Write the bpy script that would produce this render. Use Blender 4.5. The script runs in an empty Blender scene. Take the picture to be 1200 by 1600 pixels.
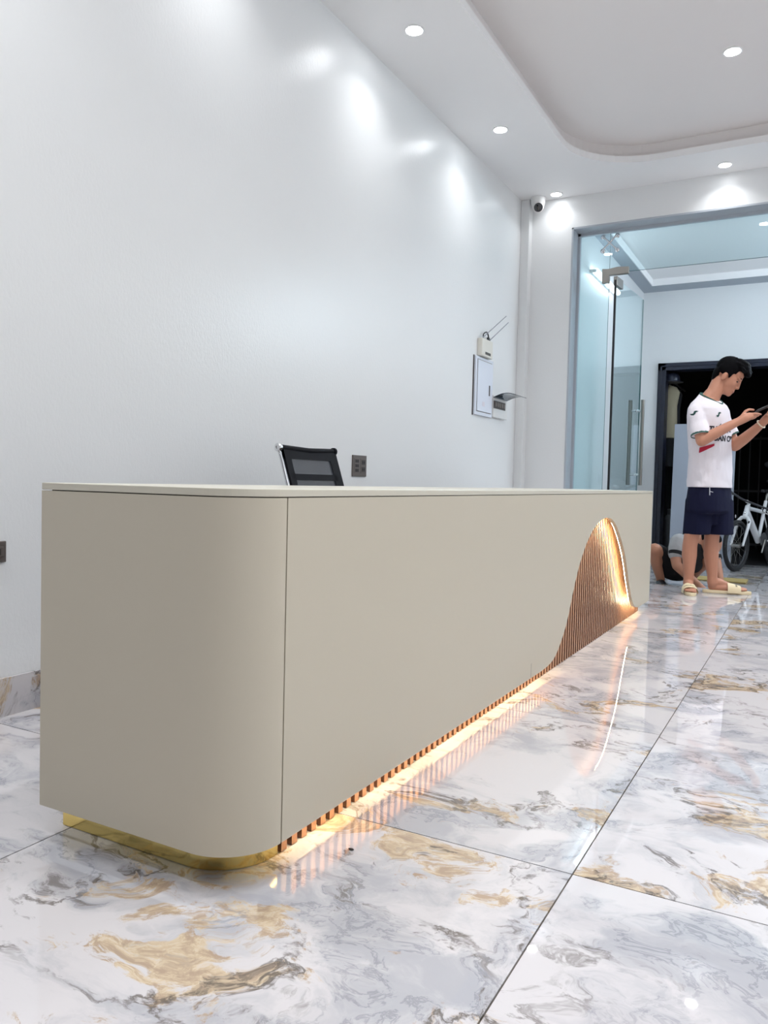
import bpy, bmesh, math, random
from mathutils import Vector, Matrix, Quaternion
from mathutils.bvhtree import BVHTree
random.seed(7)
SC = bpy.context.scene
COL = SC.collection

# ------------------------------------------------------------------ camera
yaw, pitch, roll, fpx = 0.49836238, -0.03897632, 0.02414137, 1231.2
EYE = Vector((0, 0, 0.78))
fw = Vector((-math.sin(yaw) * math.cos(pitch), math.cos(yaw) * math.cos(pitch), math.sin(pitch)))
r0 = Vector((math.cos(yaw), math.sin(yaw), 0)); u0 = r0.cross(fw)
rt = math.cos(roll) * r0 + math.sin(roll) * u0
up = -math.sin(roll) * r0 + math.cos(roll) * u0
cd = bpy.data.cameras.new('camera')
cam = bpy.data.objects.new('camera', cd); COL.objects.link(cam)
cam.matrix_world = Matrix(((rt.x, up.x, -fw.x, EYE.x), (rt.y, up.y, -fw.y, EYE.y), (rt.z, up.z, -fw.z, EYE.z), (0, 0, 0, 1)))
cd.sensor_fit = 'HORIZONTAL'; cd.sensor_width = 36.0; cd.lens = 36.0 * fpx / 1200.0
cd.clip_start = 0.02; cd.clip_end = 100
SC.camera = cam

# ------------------------------------------------------------------ world (night outside), exposure
w = bpy.data.worlds.new('night'); SC.world = w; w.use_nodes = True
w.node_tree.nodes['Background'].inputs[0].default_value = (0.02, 0.025, 0.04, 1)
w.node_tree.nodes['Background'].inputs[1].default_value = 1.0
vs = SC.view_settings
vs.view_transform = 'Standard'; vs.look = 'None'; vs.gamma = 1.0; vs.use_curve_mapping = False
vs.exposure = 0.1
LAMP_POWER = 1.0        # scale of all downlights
LAMP_SPREAD = 122.0     # beam of a downlight, degrees
LAMP_FACE = 62.0        # glow of its diffuser
TUBE_POWER = 6.0       # tube lamps of the rear hall
LED_POWER = 120.0        # warm strip behind the counter front
SC.cycles.max_bounces = 10
SC.cycles.diffuse_bounces = 5
SC.cycles.glossy_bounces = 5
SC.cycles.transparent_max_bounces = 12
SC.cycles.sample_clamp_indirect = 6.0

# ------------------------------------------------------------------ materials
def srgb(r, g, b):
    f = lambda c: (c / 255 / 12.92) if c / 255 <= 0.04045 else ((c / 255 + 0.055) / 1.055) ** 2.4
    return (f(r), f(g), f(b), 1)

def mat(name, col, rough=0.5, metal=0.0, bump=0.0, bscale=40.0, spec=0.5, vary=0.0, stretch=(1, 1, 1), coat=0.0):
    m = bpy.data.materials.new(name); m.use_nodes = True
    nt = m.node_tree; p = nt.nodes['Principled BSDF']
    p.inputs['Base Color'].default_value = col
    p.inputs['Roughness'].default_value = rough
    p.inputs['Metallic'].default_value = metal
    p.inputs['Specular IOR Level'].default_value = spec
    p.inputs['Coat Weight'].default_value = coat
    tc = nt.nodes.new('ShaderNodeTexCoord'); mp = nt.nodes.new('ShaderNodeMapping')
    mp.inputs['Scale'].default_value = stretch
    nt.links.new(tc.outputs['Object'], mp.inputs[0])
    n = nt.nodes.new('ShaderNodeTexNoise'); n.inputs['Scale'].default_value = bscale; n.inputs['Detail'].default_value = 4
    nt.links.new(mp.outputs[0], n.inputs['Vector'])
    if bump:
        b = nt.nodes.new('ShaderNodeBump'); b.inputs['Strength'].default_value = bump; b.inputs['Distance'].default_value = 0.01
        nt.links.new(n.outputs[0], b.inputs['Height']); nt.links.new(b.outputs[0], p.inputs['Normal'])
    if vary:
        mx = nt.nodes.new('ShaderNodeMix'); mx.data_type = 'RGBA'
        mx.inputs[6].default_value = tuple(c * (1 - vary) for c in col[:3]) + (1,)
        mx.inputs[7].default_value = tuple(min(1, c * (1 + vary)) for c in col[:3]) + (1,)
        nt.links.new(n.outputs[0], mx.inputs[0]); nt.links.new(mx.outputs[2], p.inputs['Base Color'])
    return m

def emit(name, col, strength):
    m = bpy.data.materials.new(name); m.use_nodes = True
    p = m.node_tree.nodes['Principled BSDF']
    p.inputs['Base Color'].default_value = (0.8, 0.8, 0.8, 1)
    p.inputs['Emission Color'].default_value = col
    p.inputs['Emission Strength'].default_value = strength
    return m

def glass(name, tint, rough=0.0, refl=1.0):
    m = bpy.data.materials.new(name); m.use_nodes = True
    nt = m.node_tree; nt.nodes.clear()
    o = nt.nodes.new('ShaderNodeOutputMaterial'); mx = nt.nodes.new('ShaderNodeMixShader')
    t = nt.nodes.new('ShaderNodeBsdfTransparent'); t.inputs[0].default_value = tint
    g = nt.nodes.new('ShaderNodeBsdfGlossy'); g.inputs['Roughness'].default_value = rough
    g.inputs[0].default_value = (refl, refl, refl, 1)
    f = nt.nodes.new('ShaderNodeFresnel'); geo = nt.nodes.new('ShaderNodeNewGeometry'); ior = nt.nodes.new('ShaderNodeMapRange'); ior.inputs[3].default_value = 1.5; ior.inputs[4].default_value = 1 / 1.5
    nt.links.new(geo.outputs['Backfacing'], ior.inputs[0]); nt.links.new(ior.outputs[0], f.inputs[0])
    nt.links.new(f.outputs[0], mx.inputs[0]); nt.links.new(t.outputs[0], mx.inputs[1]); nt.links.new(g.outputs[0], mx.inputs[2])
    nt.links.new(mx.outputs[0], o.inputs[0])
    return m

def marble(name, dark=1.0):
    m = bpy.data.materials.new(name); m.use_nodes = True
    nt = m.node_tree; N = nt.nodes; L = nt.links
    p = N['Principled BSDF']
    p.inputs['Roughness'].default_value = 0.022
    p.inputs['Specular IOR Level'].default_value = 0.85
    tc = N.new('ShaderNodeTexCoord'); oi = N.new('ShaderNodeObjectInfo')
    sc = N.new('ShaderNodeVectorMath'); sc.operation = 'SCALE'; sc.inputs['Scale'].default_value = 37.0
    cx = N.new('ShaderNodeCombineXYZ')
    L.new(oi.outputs['Random'], cx.inputs[0]); L.new(oi.outputs['Random'], cx.inputs[1]); L.new(oi.outputs['Random'], cx.inputs[2])
    L.new(cx.outputs[0], sc.inputs[0])
    add = N.new('ShaderNodeVectorMath'); add.operation = 'ADD'
    L.new(tc.outputs['Object'], add.inputs[0]); L.new(sc.outputs[0], add.inputs[1])
    mp = N.new('ShaderNodeMapping'); mp.inputs['Scale'].default_value = (1.0, 1.25, 1.0); mp.inputs['Rotation'].default_value = (0, 0, 0.5)
    L.new(add.outputs[0], mp.inputs[0])
    def noise(vec, scale, detail=6, rough=0.55, dist=0.0):
        n = N.new('ShaderNodeTexNoise'); n.inputs['Scale'].default_value = scale; n.inputs['Detail'].default_value = detail
        n.inputs['Roughness'].default_value = rough; n.inputs['Distortion'].default_value = dist
        L.new(vec, n.inputs['Vector']); return n
    def math_(op, a, b=None, c=None):
        q = N.new('ShaderNodeMath'); q.operation = op
        for i, v in enumerate((a, b, c)):
            if v is None: continue
            if isinstance(v, (int, float)): q.inputs[i].default_value = v
            else: L.new(v, q.inputs[i])
        return q.outputs[0]
    def rng(v, a, b, c=0.0, d=1.0):
        q = N.new('ShaderNodeMapRange'); q.interpolation_type = 'SMOOTHSTEP'
        q.inputs[1].default_value = a; q.inputs[2].default_value = b; q.inputs[3].default_value = c; q.inputs[4].default_value = d
        L.new(v, q.inputs[0]); return q.outputs[0]
    def mix(f, a, b):
        q = N.new('ShaderNodeMix'); q.data_type = 'RGBA'; L.new(f, q.inputs[0])
        for i, v in ((6, a), (7, b)):
            if isinstance(v, tuple): q.inputs[i].default_value = v
            else: L.new(v, q.inputs[i])
        return q.outputs[2]
    # swirl the coordinates twice so that the bands fold like poured stone
    w1 = noise(mp.outputs[0], 1.7, 4, 0.5)
    s1 = N.new('ShaderNodeVectorMath'); s1.operation = 'MULTIPLY_ADD'
    s1.inputs[1].default_value = (0.75, 0.75, 0.75); L.new(w1.outputs['Color'], s1.inputs[0]); L.new(mp.outputs[0], s1.inputs[2])
    w2 = noise(s1.outputs[0], 5.5, 5, 0.6)
    s2 = N.new('ShaderNodeVectorMath'); s2.operation = 'MULTIPLY_ADD'
    s2.inputs[1].default_value = (0.16, 0.16, 0.16); L.new(w2.outputs['Color'], s2.inputs[0]); L.new(s1.outputs[0], s2.inputs[2])
    V = s2.outputs[0]
    big = noise(V, 2.1, 5, 0.55)                      # where the coloured fields lie
    cloud = noise(V, 3.3, 6, 0.6)
    fine = noise(V, 9.0, 9, 0.68)
    vein = noise(V, 2.6, 7, 0.6)
    vein2 = noise(V, 5.2, 7, 0.62)
    white = srgb(201, 197, 199)
    base = mix(rng(cloud.outputs[0], 0.44, 0.64), white, srgb(168, 168, 174))
    grit = noise(V, 26.0, 8, 0.7)
    field = math_('ADD', big.outputs[0], math_('ADD', math_('MULTIPLY', math_('SUBTRACT', fine.outputs[0], 0.5), 0.42), math_('MULTIPLY', math_('SUBTRACT', grit.outputs[0], 0.5), 0.20)))
    goldm = math_('MULTIPLY', rng(field, 0.585, 0.635), rng(grit.outputs[0], 0.30, 0.50, 0.45, 1.0))
    gold = mix(rng(grit.outputs[0], 0.40, 0.62), srgb(204, 180, 140), srgb(158, 130, 98))
    c1 = mix(math_('MULTIPLY', goldm, 0.78), base, gold)
    # thin veins, kept to bands around the coloured fields
    near = rng(big.outputs[0], 0.42, 0.56)
    line = math_('ABSOLUTE', math_('SUBTRACT', vein.outputs[0], 0.5))
    v1 = math_('MULTIPLY', rng(math_('ADD', line, math_('MULTIPLY', math_('SUBTRACT', grit.outputs[0], 0.5), 0.05)), 0.0, 0.026, 1.0, 0.0), math_('MULTIPLY', near, rng(fine.outputs[0], 0.40, 0.55)))
    c2 = mix(math_('MULTIPLY', v1, 0.9), c1, srgb(92, 84, 78))
    line2 = math_('ABSOLUTE', math_('SUBTRACT', vein2.outputs[0], 0.52))
    v2 = math_('MULTIPLY', rng(line2, 0.0, 0.022, 1.0, 0.0), rng(cloud.outputs[0], 0.46, 0.62))
    c3 = mix(math_('MULTIPLY', v2, 0.65), c2, srgb(128, 130, 138))
    # dark smoky cores inside the fields
    core = math_('MULTIPLY', rng(vein2.outputs[0], 0.56, 0.63), math_('MULTIPLY', rng(field, 0.50, 0.56), rng(grit.outputs[0], 0.36, 0.56)))
    c4 = mix(math_('MULTIPLY', core, 0.8), c3, srgb(104, 98, 98))
    L.new(c4, p.inputs['Base Color'])
    return m

M = {}
M['wall'] = mat('wall_paint', (0.79, 0.80, 0.805, 1), 0.31, bump=0.085, bscale=110, spec=0.5, stretch=(1, 1, 0.6))
M['ceiling'] = mat('ceiling_paint', (0.87, 0.865, 0.87, 1), 0.55, bump=0.02, bscale=20)
M['tray'] = mat('tray_paint', (0.80, 0.765, 0.755, 1), 0.42, bump=0.02, bscale=20)
M['soffit'] = mat('soffit_shade', srgb(160, 168, 178), 0.5)  # the soffit's shade is put into its colour, greyer than the ceiling
M['frame_grey'] = mat('grey_reveal', srgb(176, 182, 190), 0.45, bump=0.03)
M['grout'] = mat('grout', srgb(86, 76, 64), 0.9, bump=0.2, bscale=200)
M['marble'] = marble('polished_marble_tile')
M['counter'] = mat('greige_laminate', srgb(189, 181, 164), 0.42, bump=0.015, bscale=260, spec=0.45)
M['worktop'] = mat('worktop_laminate', srgb(196, 191, 176), 0.30, bump=0.01, bscale=260)
M['gap'] = mat('dark_joint', srgb(70, 64, 58), 0.8)
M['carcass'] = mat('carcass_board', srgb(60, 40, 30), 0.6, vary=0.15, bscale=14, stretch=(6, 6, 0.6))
M['wood_side'] = mat('slat_side_shade', srgb(84, 52, 38), 0.6, vary=0.12, bscale=22, stretch=(6, 6, 0.35))  # slat timber again, with the shade of the sides darkened into the colour
M['wood'] = mat('oak_slat', srgb(160, 118, 90), 0.45, vary=0.18, bscale=22, stretch=(6, 6, 0.35), bump=0.05)
M['brass'] = mat('brushed_brass', srgb(238, 212, 134), 0.15, 1.0, bump=0.012, bscale=30)
M['led'] = emit('warm_led', (1.0, 0.80, 0.49, 1), LED_POWER)
M['lamp'] = emit('downlight_diffuser', (0.95, 0.97, 1.0, 1), LAMP_FACE)
M['lamp_dim'] = emit('dim_downlight_diffuser', (0.95, 0.97, 1.0, 1), LAMP_FACE * 0.3)
M['lamp_rim'] = mat('white_rim', (0.85, 0.85, 0.86, 1), 0.35)
M['tube'] = emit('tube_light', (0.80, 0.92, 1.0, 1), TUBE_POWER)
M['tube_fill'] = emit('fill_tube_light', (0.74, 0.89, 1.0, 1), TUBE_POWER * 38.0)
M['glass'] = glass('green_tinted_glass', (0.89, 0.962, 0.972, 1))
M['glass_edge'] = mat('glass_edge', srgb(96, 130, 130), 0.15)
M['steel'] = mat('satin_steel', srgb(150, 147, 142), 0.3, 1.0, bump=0.01, bscale=80)
M['chrome'] = mat('chrome', srgb(225, 226, 228), 0.08, 1.0)
M['rubber'] = mat('black_rubber', srgb(14, 16, 22), 0.5)
M['plastic_white'] = mat('white_plastic', (0.80, 0.80, 0.79, 1), 0.35)
M['plastic_cream'] = mat('cream_plastic', srgb(222, 219, 210), 0.4)
M['enamel'] = mat('white_enamel', srgb(222, 228, 240), 0.25)
M['black'] = mat('black_plastic', srgb(18, 18, 21), 0.4)
M['lens'] = mat('dark_lens', srgb(10, 12, 20), 0.06, coat=1.0)
M['bronze'] = mat('bronze_plate', srgb(112, 104, 100), 0.35, 0.4)
M['socket_dark'] = mat('socket_insert', srgb(66, 60, 58), 0.4)
M['hole'] = mat('socket_hole', srgb(14, 13, 13), 0.7)
M['smoke'] = glass('smoked_cover', (0.16, 0.22, 0.27, 1), 0.05)
M['navy'] = mat('dark_navy_frame', srgb(26, 30, 46), 0.38, bump=0.02)
M['dark_wall'] = mat('unlit_room_darkness', srgb(20, 19, 20), 0.9)  # near-black: the darkness of the unlit room is put into the wall colour
M['dark_floor'] = mat('unlit_room_floor', srgb(40, 40, 42), 0.5)  # floor colour darkened likewise for the unlit room
M['board'] = mat('pale_grey_board', srgb(158, 164, 176), 0.5)
M['skin'] = mat('skin', srgb(184, 130, 106), 0.5, vary=0.06, bscale=12, spec=0.35)
M['skin2'] = mat('skin_deeper', srgb(172, 122, 98), 0.5, vary=0.06, bscale=12, spec=0.35)
M['lip'] = mat('lip', srgb(150, 90, 80), 0.5)
M['hair'] = mat('black_hair', srgb(5, 5, 8), 0.7, spec=0.08, bump=0.5, bscale=90, stretch=(1, 1, 0.25))
M['eye'] = mat('dark_eye', srgb(24, 16, 14), 0.3)
M['shirt'] = mat('white_jersey', srgb(228, 222, 228), 0.85, bump=1.0, bscale=9, spec=0.2, stretch=(1.3, 1.3, 0.7))
M['green'] = mat('dark_green_trim', srgb(42, 84, 76), 0.8)
M['print'] = mat('black_print', srgb(24, 22, 34), 0.8)
M['logo'] = mat('green_print', srgb(30, 66, 62), 0.8)
M['red'] = mat('red_panel', srgb(176, 26, 56), 0.8)
M['shorts'] = mat('navy_shorts', srgb(12, 15, 42), 0.85, bump=1.0, bscale=9, spec=0.2, stretch=(1, 1, 0.5))
M['cord'] = mat('grey_cord', srgb(170, 172, 180), 0.8)
M['slide'] = mat('cream_slide', srgb(226, 208, 172), 0.55)
M['bracelet'] = mat('pale_beads', srgb(220, 205, 180), 0.4)
M['grey_cloth'] = mat('grey_cloth', srgb(164, 164, 166), 0.9, bump=0.4, bscale=24, vary=0.1)
M['black_cloth'] = mat('black_cloth', srgb(22, 22, 26), 0.9, bump=0.3, bscale=20)
M['shoe'] = mat('shoe_black', srgb(26, 26, 30), 0.5)
M['bike_white'] = mat('white_bike_paint', srgb(214, 214, 216), 0.25, coat=0.5)
M['tyre'] = mat('tyre', srgb(22, 22, 25), 0.75, bump=0.4, bscale=90)
M['grip'] = mat('grip_rubber', srgb(44, 44, 48), 0.6)
M['scooter_white'] = mat('scooter_fairing', srgb(180, 184, 188), 0.25, coat=0.5)
M['amber'] = mat('amber_lens', srgb(190, 88, 30), 0.2)
M['khaki'] = mat('khaki_cloth', srgb(152, 142, 120), 0.9, bump=0.3)
M['cardboard'] = mat('tan_board', srgb(160, 140, 86), 0.8, vary=0.1)
M['iron'] = mat('dark_iron', srgb(58, 58, 60), 0.6)
M['grey_metal'] = mat('grey_cylinder', srgb(92, 92, 94), 0.5)
M['mesh_border'] = mat('mesh_border', srgb(9, 10, 17), 0.7, spec=0.2)
M['antenna'] = mat('grey_antenna', srgb(150, 154, 162), 0.4)
M['crumb'] = mat('dark_crumb', srgb(38, 32, 30), 0.8)
def chair_mesh_mat():
    m = bpy.data.materials.new('chair_mesh'); m.use_nodes = True
    nt = m.node_tree; p = nt.nodes['Principled BSDF']
    p.inputs['Base Color'].default_value = srgb(34, 38, 50); p.inputs['Roughness'].default_value = 0.6
    tc = nt.nodes.new('ShaderNodeTexCoord'); wv = nt.nodes.new('ShaderNodeTexWave')
    wv.bands_direction = 'Z'; wv.inputs['Scale'].default_value = 120
    nt.links.new(tc.outputs['Object'], wv.inputs[0])
    mr = nt.nodes.new('ShaderNodeMapRange'); mr.inputs[3].default_value = 0.55; mr.inputs[4].default_value = 0.8
    nt.links.new(wv.outputs[1], mr.inputs[0]); nt.links.new(mr.outputs[0], p.inputs['Alpha'])
    return m
M['mesh'] = chair_mesh_mat()

# ------------------------------------------------------------------ builders
ROOT = {}
def ident(): return Matrix.Identity(4)
def thing(name, label=None, cat=None, loc=(0, 0, 0), rotz=0.0, group=None, kind=None):
    o = bpy.data.objects.new(name, None); COL.objects.link(o)
    o.location = loc; o.rotation_euler = (0, 0, rotz); o.empty_display_size = 0.1
    ROOT[o.name] = Matrix.Translation(loc) @ Matrix.Rotation(rotz, 4, 'Z')
    tag(o, label, cat, group, kind)
    return o
def tag(o, label=None, cat=None, group=None, kind=None):
    if label: o['label'] = label
    if cat: o['category'] = cat
    if group: o['group'] = group
    if kind: o['kind'] = kind
    return o
def link(name, me, m, parent=None, label=None):
    o = bpy.data.objects.new(name, me); COL.objects.link(o)
    if m is not None and not me.materials: me.materials.append(m)
    if parent is not None: o.parent = parent
    ROOT[o.name] = ROOT[parent.name] if parent is not None else ident()
    if label: o['label'] = label
    return o
def obj(name, bm, m, parent=None, smooth=False, label=None, local=False, bevel=0.0, segs=2):
    """bm is in world space unless local=True (then in the space of the thing it belongs to)"""
    if parent is not None and not local: bm.transform(ROOT[parent.name].inverted())
    bmesh.ops.recalc_face_normals(bm, faces=bm.faces[:])
    me = bpy.data.meshes.new(name); bm.to_mesh(me); bm.free()
    o = link(name, me, m, parent, label)
    if bevel:
        md = o.modifiers.new('bevel', 'BEVEL'); md.width = bevel; md.segments = segs; md.limit_method = 'ANGLE'; md.angle_limit = 0.6
    if smooth:
        me.set_sharp_from_angle(angle=math.radians(42 if smooth is True else smooth))
        for f in me.polygons: f.use_smooth = True
    return o
def struct(name, bm, m, bevel=0.0):
    o = obj(name, bm, m, bevel=bevel); o['kind'] = 'structure'; return o
def NB(): return bmesh.new()
def box(bm, x0, x1, y0, y1, z0, z1):
    v = [bm.verts.new(p) for p in ((x0, y0, z0), (x1, y0, z0), (x1, y1, z0), (x0, y1, z0), (x0, y0, z1), (x1, y0, z1), (x1, y1, z1), (x0, y1, z1))]
    for f in ((0, 3, 2, 1), (4, 5, 6, 7), (0, 1, 5, 4), (1, 2, 6, 5), (2, 3, 7, 6), (3, 0, 4, 7)): bm.faces.new([v[i] for i in f])
    return bm
def Box(*a): return box(NB(), *a)
def prism(bm, pts, axis, a, b):
    """polygon pts (two coordinates) pushed along axis from a to b"""
    def P(p, t): return {'x': (t, p[0], p[1]), 'y': (p[0], t, p[1]), 'z': (p[0], p[1], t)}[axis]
    A = [bm.verts.new(P(p, a)) for p in pts]; B = [bm.verts.new(P(p, b)) for p in pts]
    bm.faces.new(A[::-1]); bm.faces.new(B)
    n = len(pts)
    for i in range(n): bm.faces.new((A[i], A[(i + 1) % n], B[(i + 1) % n], B[i]))
    return bm
def frame_of(d):
    d = Vector(d).normalized(); a = Vector((0, 0, 1)) if abs(d.z) < 0.9 else Vector((1, 0, 0))
    x = d.cross(a).normalized(); return x, d.cross(x).normalized()
def loft(bm, rings, closed=True, caps=True):
    R = [[bm.verts.new(p) for p in r] for r in rings]
    n = len(R[0])
    for i in range(len(R) - 1):
        for j in range(n if closed else n - 1):
            k = (j + 1) % n
            bm.faces.new((R[i][j], R[i][k], R[i + 1][k], R[i + 1][j]))
    if caps:
        bm.faces.new(R[0][::-1]); bm.faces.new(R[-1])
    return bm
def ring(c, rx, ry, ax, ay, n=16):
    c = Vector(c)
    return [c + ax * (rx * math.cos(2 * math.pi * i / n)) + ay * (ry * math.sin(2 * math.pi * i / n)) for i in range(n)]
def tube(bm, pts, r, n=10, caps=True):
    """tube through pts; r a radius or one per point"""
    pts = [Vector(p) for p in pts]; R = []
    x = None
    for i, p in enumerate(pts):
        d = (pts[min(i + 1, len(pts) - 1)] - pts[max(i - 1, 0)]).normalized()
        if x is None: x, y = frame_of(d)
        else:
            x = (x - d * x.dot(d)).normalized(); y = d.cross(x).normalized()
        ri = r[i] if isinstance(r, (list, tuple)) else r
        R.append([p + x * ri * math.cos(2 * math.pi * k / n) + y * ri * math.sin(2 * math.pi * k / n) for k in range(n)])
    return loft(bm, R, True, caps)
def Tube(pts, r, n=10): return tube(NB(), pts, r, n)
def lathe(bm, prof, base, axis=(0, 0, 1), n=24):
    """prof: (radius, height) pairs turned about axis at base"""
    ax = Vector(axis).normalized(); x, y = frame_of(ax); b = Vector(base)
    return loft(bm, [ring(b + ax * h, max(r, 1e-4), max(r, 1e-4), x, y, n) for r, h in prof])
def ell(bm, c, rad, rot=None, sub=3):
    m = Matrix.Translation(c) @ (rot.to_4x4() if rot is not None else ident()) @ Matrix.Diagonal((*rad, 1))
    bmesh.ops.create_icosphere(bm, subdivisions=sub, radius=1.0, matrix=m); return bm
def chain(bm, pts, rad, n=14):
    """overlapping tapered capsules"""
    for p, r in zip(pts, rad): ell(bm, p, (r, r, r), sub=2)
    for i in range(len(pts) - 1):
        a, b = Vector(pts[i]), Vector(pts[i + 1])
        if (b - a).length < 1e-5: continue
        x, y = frame_of(b - a)
        loft(bm, [ring(a, rad[i], rad[i], x, y, n), ring(b, rad[i + 1], rad[i + 1], x, y, n)])
    return bm
def fuse(bm, voxel, smooth=6, factor=0.5):
    """union of all closed pieces in bm as one continuous skin, returned as a mesh"""
    bmesh.ops.recalc_face_normals(bm, faces=bm.faces[:])
    me = bpy.data.meshes.new('tmp'); bm.to_mesh(me); bm.free()
    o = bpy.data.objects.new('tmp', me); COL.objects.link(o)
    r = o.modifiers.new('r', 'REMESH'); r.mode = 'VOXEL'; r.voxel_size = voxel; r.adaptivity = 0
    s = o.modifiers.new('s', 'SMOOTH'); s.factor = factor; s.iterations = smooth
    dg = bpy.context.evaluated_depsgraph_get(); dg.update()
    out = bpy.data.meshes.new_from_object(o.evaluated_get(dg))
    bpy.data.objects.remove(o); bpy.data.meshes.remove(me)
    out.materials.clear()
    for f in out.polygons: f.use_smooth = True
    return out
def catmull(pts, k=8):
    P = [Vector(p) for p in pts]; P = [2 * P[0] - P[1]] + P + [2 * P[-1] - P[-2]]; out = []
    for i in range(1, len(P) - 2):
        for j in range(k):
            t = j / k; a, b, c, d = P[i - 1], P[i], P[i + 1], P[i + 2]
            out.append(0.5 * ((2 * b) + (c - a) * t + (2 * a - 5 * b + 4 * c - d) * t * t + (3 * b - 3 * c + d - a) * t ** 3))
    out.append(P[-2]); return out
def copy_tree(o, parent=None):
    c = o.copy(); COL.objects.link(c)
    if parent is not None: c.parent = parent
    for ch in [q for q in bpy.data.objects if q.parent == o]: copy_tree(ch, c)
    return c
def text_mesh(s, size, bold=0.0):
    cu = bpy.data.curves.new('t', 'FONT'); cu.body = s; cu.size = size; cu.align_x = 'CENTER'; cu.align_y = 'CENTER'; cu.offset = bold
    o = bpy.data.objects.new('t', cu); COL.objects.link(o)
    dg = bpy.context.evaluated_depsgraph_get(); dg.update()
    me = bpy.data.meshes.new_from_object(o.evaluated_get(dg))
    bpy.data.objects.remove(o); bm = NB(); bm.from_mesh(me); bpy.data.meshes.remove(me)
    return bm

# ------------------------------------------------------------------ room shell
XL, XR, YB, YF, ZC = -2.25, 1.75, -2.6, 6.5, 3.16       # side walls, street end, far wall, ceiling
YG, XO0, XO1, ZO = 6.66, -1.835, 1.33, 2.905            # glass line and the opening in the far wall
HW, HZ, ZV = 9.6, -0.06, 3.05                           # rear hall: back wall, floor, soffit

floor = struct('floor', Box(XL, XR, YB, YG, -0.06, -0.004), M['grout'])
xs = [XL, -1.41, -0.395, 0.62, XR]
def tile_row(y_edges, wide, x0, x1, z, tight=0.0004, joint=0.0016):
    for (a, wa), (b, wb) in zip(zip(y_edges, wide), zip(y_edges[1:], wide[1:])):
        ga = joint if wa else tight; gb = joint if wb else tight
        lx = 0.0 if abs(x0 - XL) < 1e-3 else joint; rx = 0.0 if abs(x1 - XR) < 1e-3 else joint
        cx, cy = (x0 + x1) / 2, (a + b) / 2
        bm = Box(x0 + lx - cx, x1 - rx - cx, a + ga - cy, b - gb - cy, -0.010, 0.0)
        t = obj('tile', bm, M['marble'], floor, local=True); t.location = (cx, cy, z)
ye = [YB, -1.51, -0.49, 0.53, 1.555, 2.59, 3.577, 4.60, 5.62, YG]
tile_row(ye[:4] + [1.562] + ye[5:], [1] * 10, xs[0], xs[1], 0.0)
tile_row(ye, [1, 1, 1, 1, 1, 1, 0, 0, 0, 1], xs[1], xs[2], 0.0)
tile_row(ye, [1, 1, 1, 1, 1, 0, 1, 0, 0, 1], xs[2], xs[3], 0.0)
tile_row(ye, [1] * 10, xs[3], xs[4], 0.0)
hall_floor = struct('floor_hall', Box(XO0, XO1, YG, 13.2, -0.12, HZ - 0.004), M['grout'])
floor_main = floor; floor = hall_floor
for x0, x1 in ((XO0, -1.41), (-1.41, -0.395), (-0.395, 0.62), (0.62, XO1)):
    tile_row([YG, 7.66, 8.68, HW + 0.1], [1, 1, 1, 1], x0, x1, HZ)
struct('trim_1', Box(XO0, XO1, YG - 0.004, YG + 0.012, HZ, -0.002), M['marble'])

struct('wall_left', Box(XL - 0.12, XL, YB, YF + 0.1, -0.02, ZC + 0.3), M['wall'])
struct('wall_right', Box(XR, XR + 0.12, YB, YF + 0.1, -0.02, ZC + 0.3), M['wall'])
bm = NB()
box(bm, XL, XO0, YF, YG + 0.1, 0, ZC + 0.2); box(bm, XO1, XR, YF, YG + 0.1, 0, ZC + 0.2); box(bm, XO0, XO1, YF, YG + 0.1, ZO, ZC + 0.2)
struct('wall_far', bm, M['wall'])
bm = NB()                                              # street end: an open shop front under a lintel
box(bm, XL, XR, YB - 0.12, YB, 2.75, ZC + 0.2); box(bm, XL, XL + 0.25, YB - 0.12, YB, 0, 2.75); box(bm, XR - 0.25, XR, YB - 0.12, YB, 0, 2.75)
struct('wall_street', bm, M['wall'])
struct('trim_2', Box(XL, XL + 0.075, YF - 0.085, YF, 0, ZC), M['wall'], bevel=0.004)   # boxed pipe in the far corner
# grey reveal, darker than the walls, lining the opening (jambs and head)
bm = NB()
t = 0.014
box(bm, XO0, XO0 + t, YF - 0.004, YG + 0.012, 0, ZO); box(bm, XO1 - t, XO1, YF - 0.004, YG + 0.012, 0, ZO); box(bm, XO0, XO1, YF - 0.004, YG + 0.012, ZO - t, ZO)
struct('trim_3', bm, M['frame_grey'])
bm = NB()                                              # slim glazing channel
box(bm, XO0 + t, XO0 + t + 0.022, YG - 0.022, YG + 0.012, 0, ZO - t); box(bm, XO0 + t, XO1 - t, YG - 0.022, YG + 0.012, ZO - t - 0.022, ZO - t)
struct('trim_4', bm, M['frame_grey'])
# skirting: marble pieces along the left wall
sk = struct('baseboard_left', Box(XL, XL + 0.004, YB, YF - 0.09, 0, 0.12), M['grout'])
for a, b in zip(ye, ye[1:]):
    b = min(b, YF - 0.09)
    q = obj('tile', Box(XL + 0.002, XL + 0.012, a + 0.001, b - 0.001, 0.0, 0.124), M['marble'], sk)
sk = struct('baseboard_right', Box(XR - 0.004, XR, YB, YF, 0, 0.12), M['grout'])
for a, b in zip(ye, ye[1:]):
    obj('tile', Box(XR - 0.012, XR - 0.002, a + 0.001, min(b, YF) - 0.001, 0.0, 0.124), M['marble'], sk)

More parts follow.
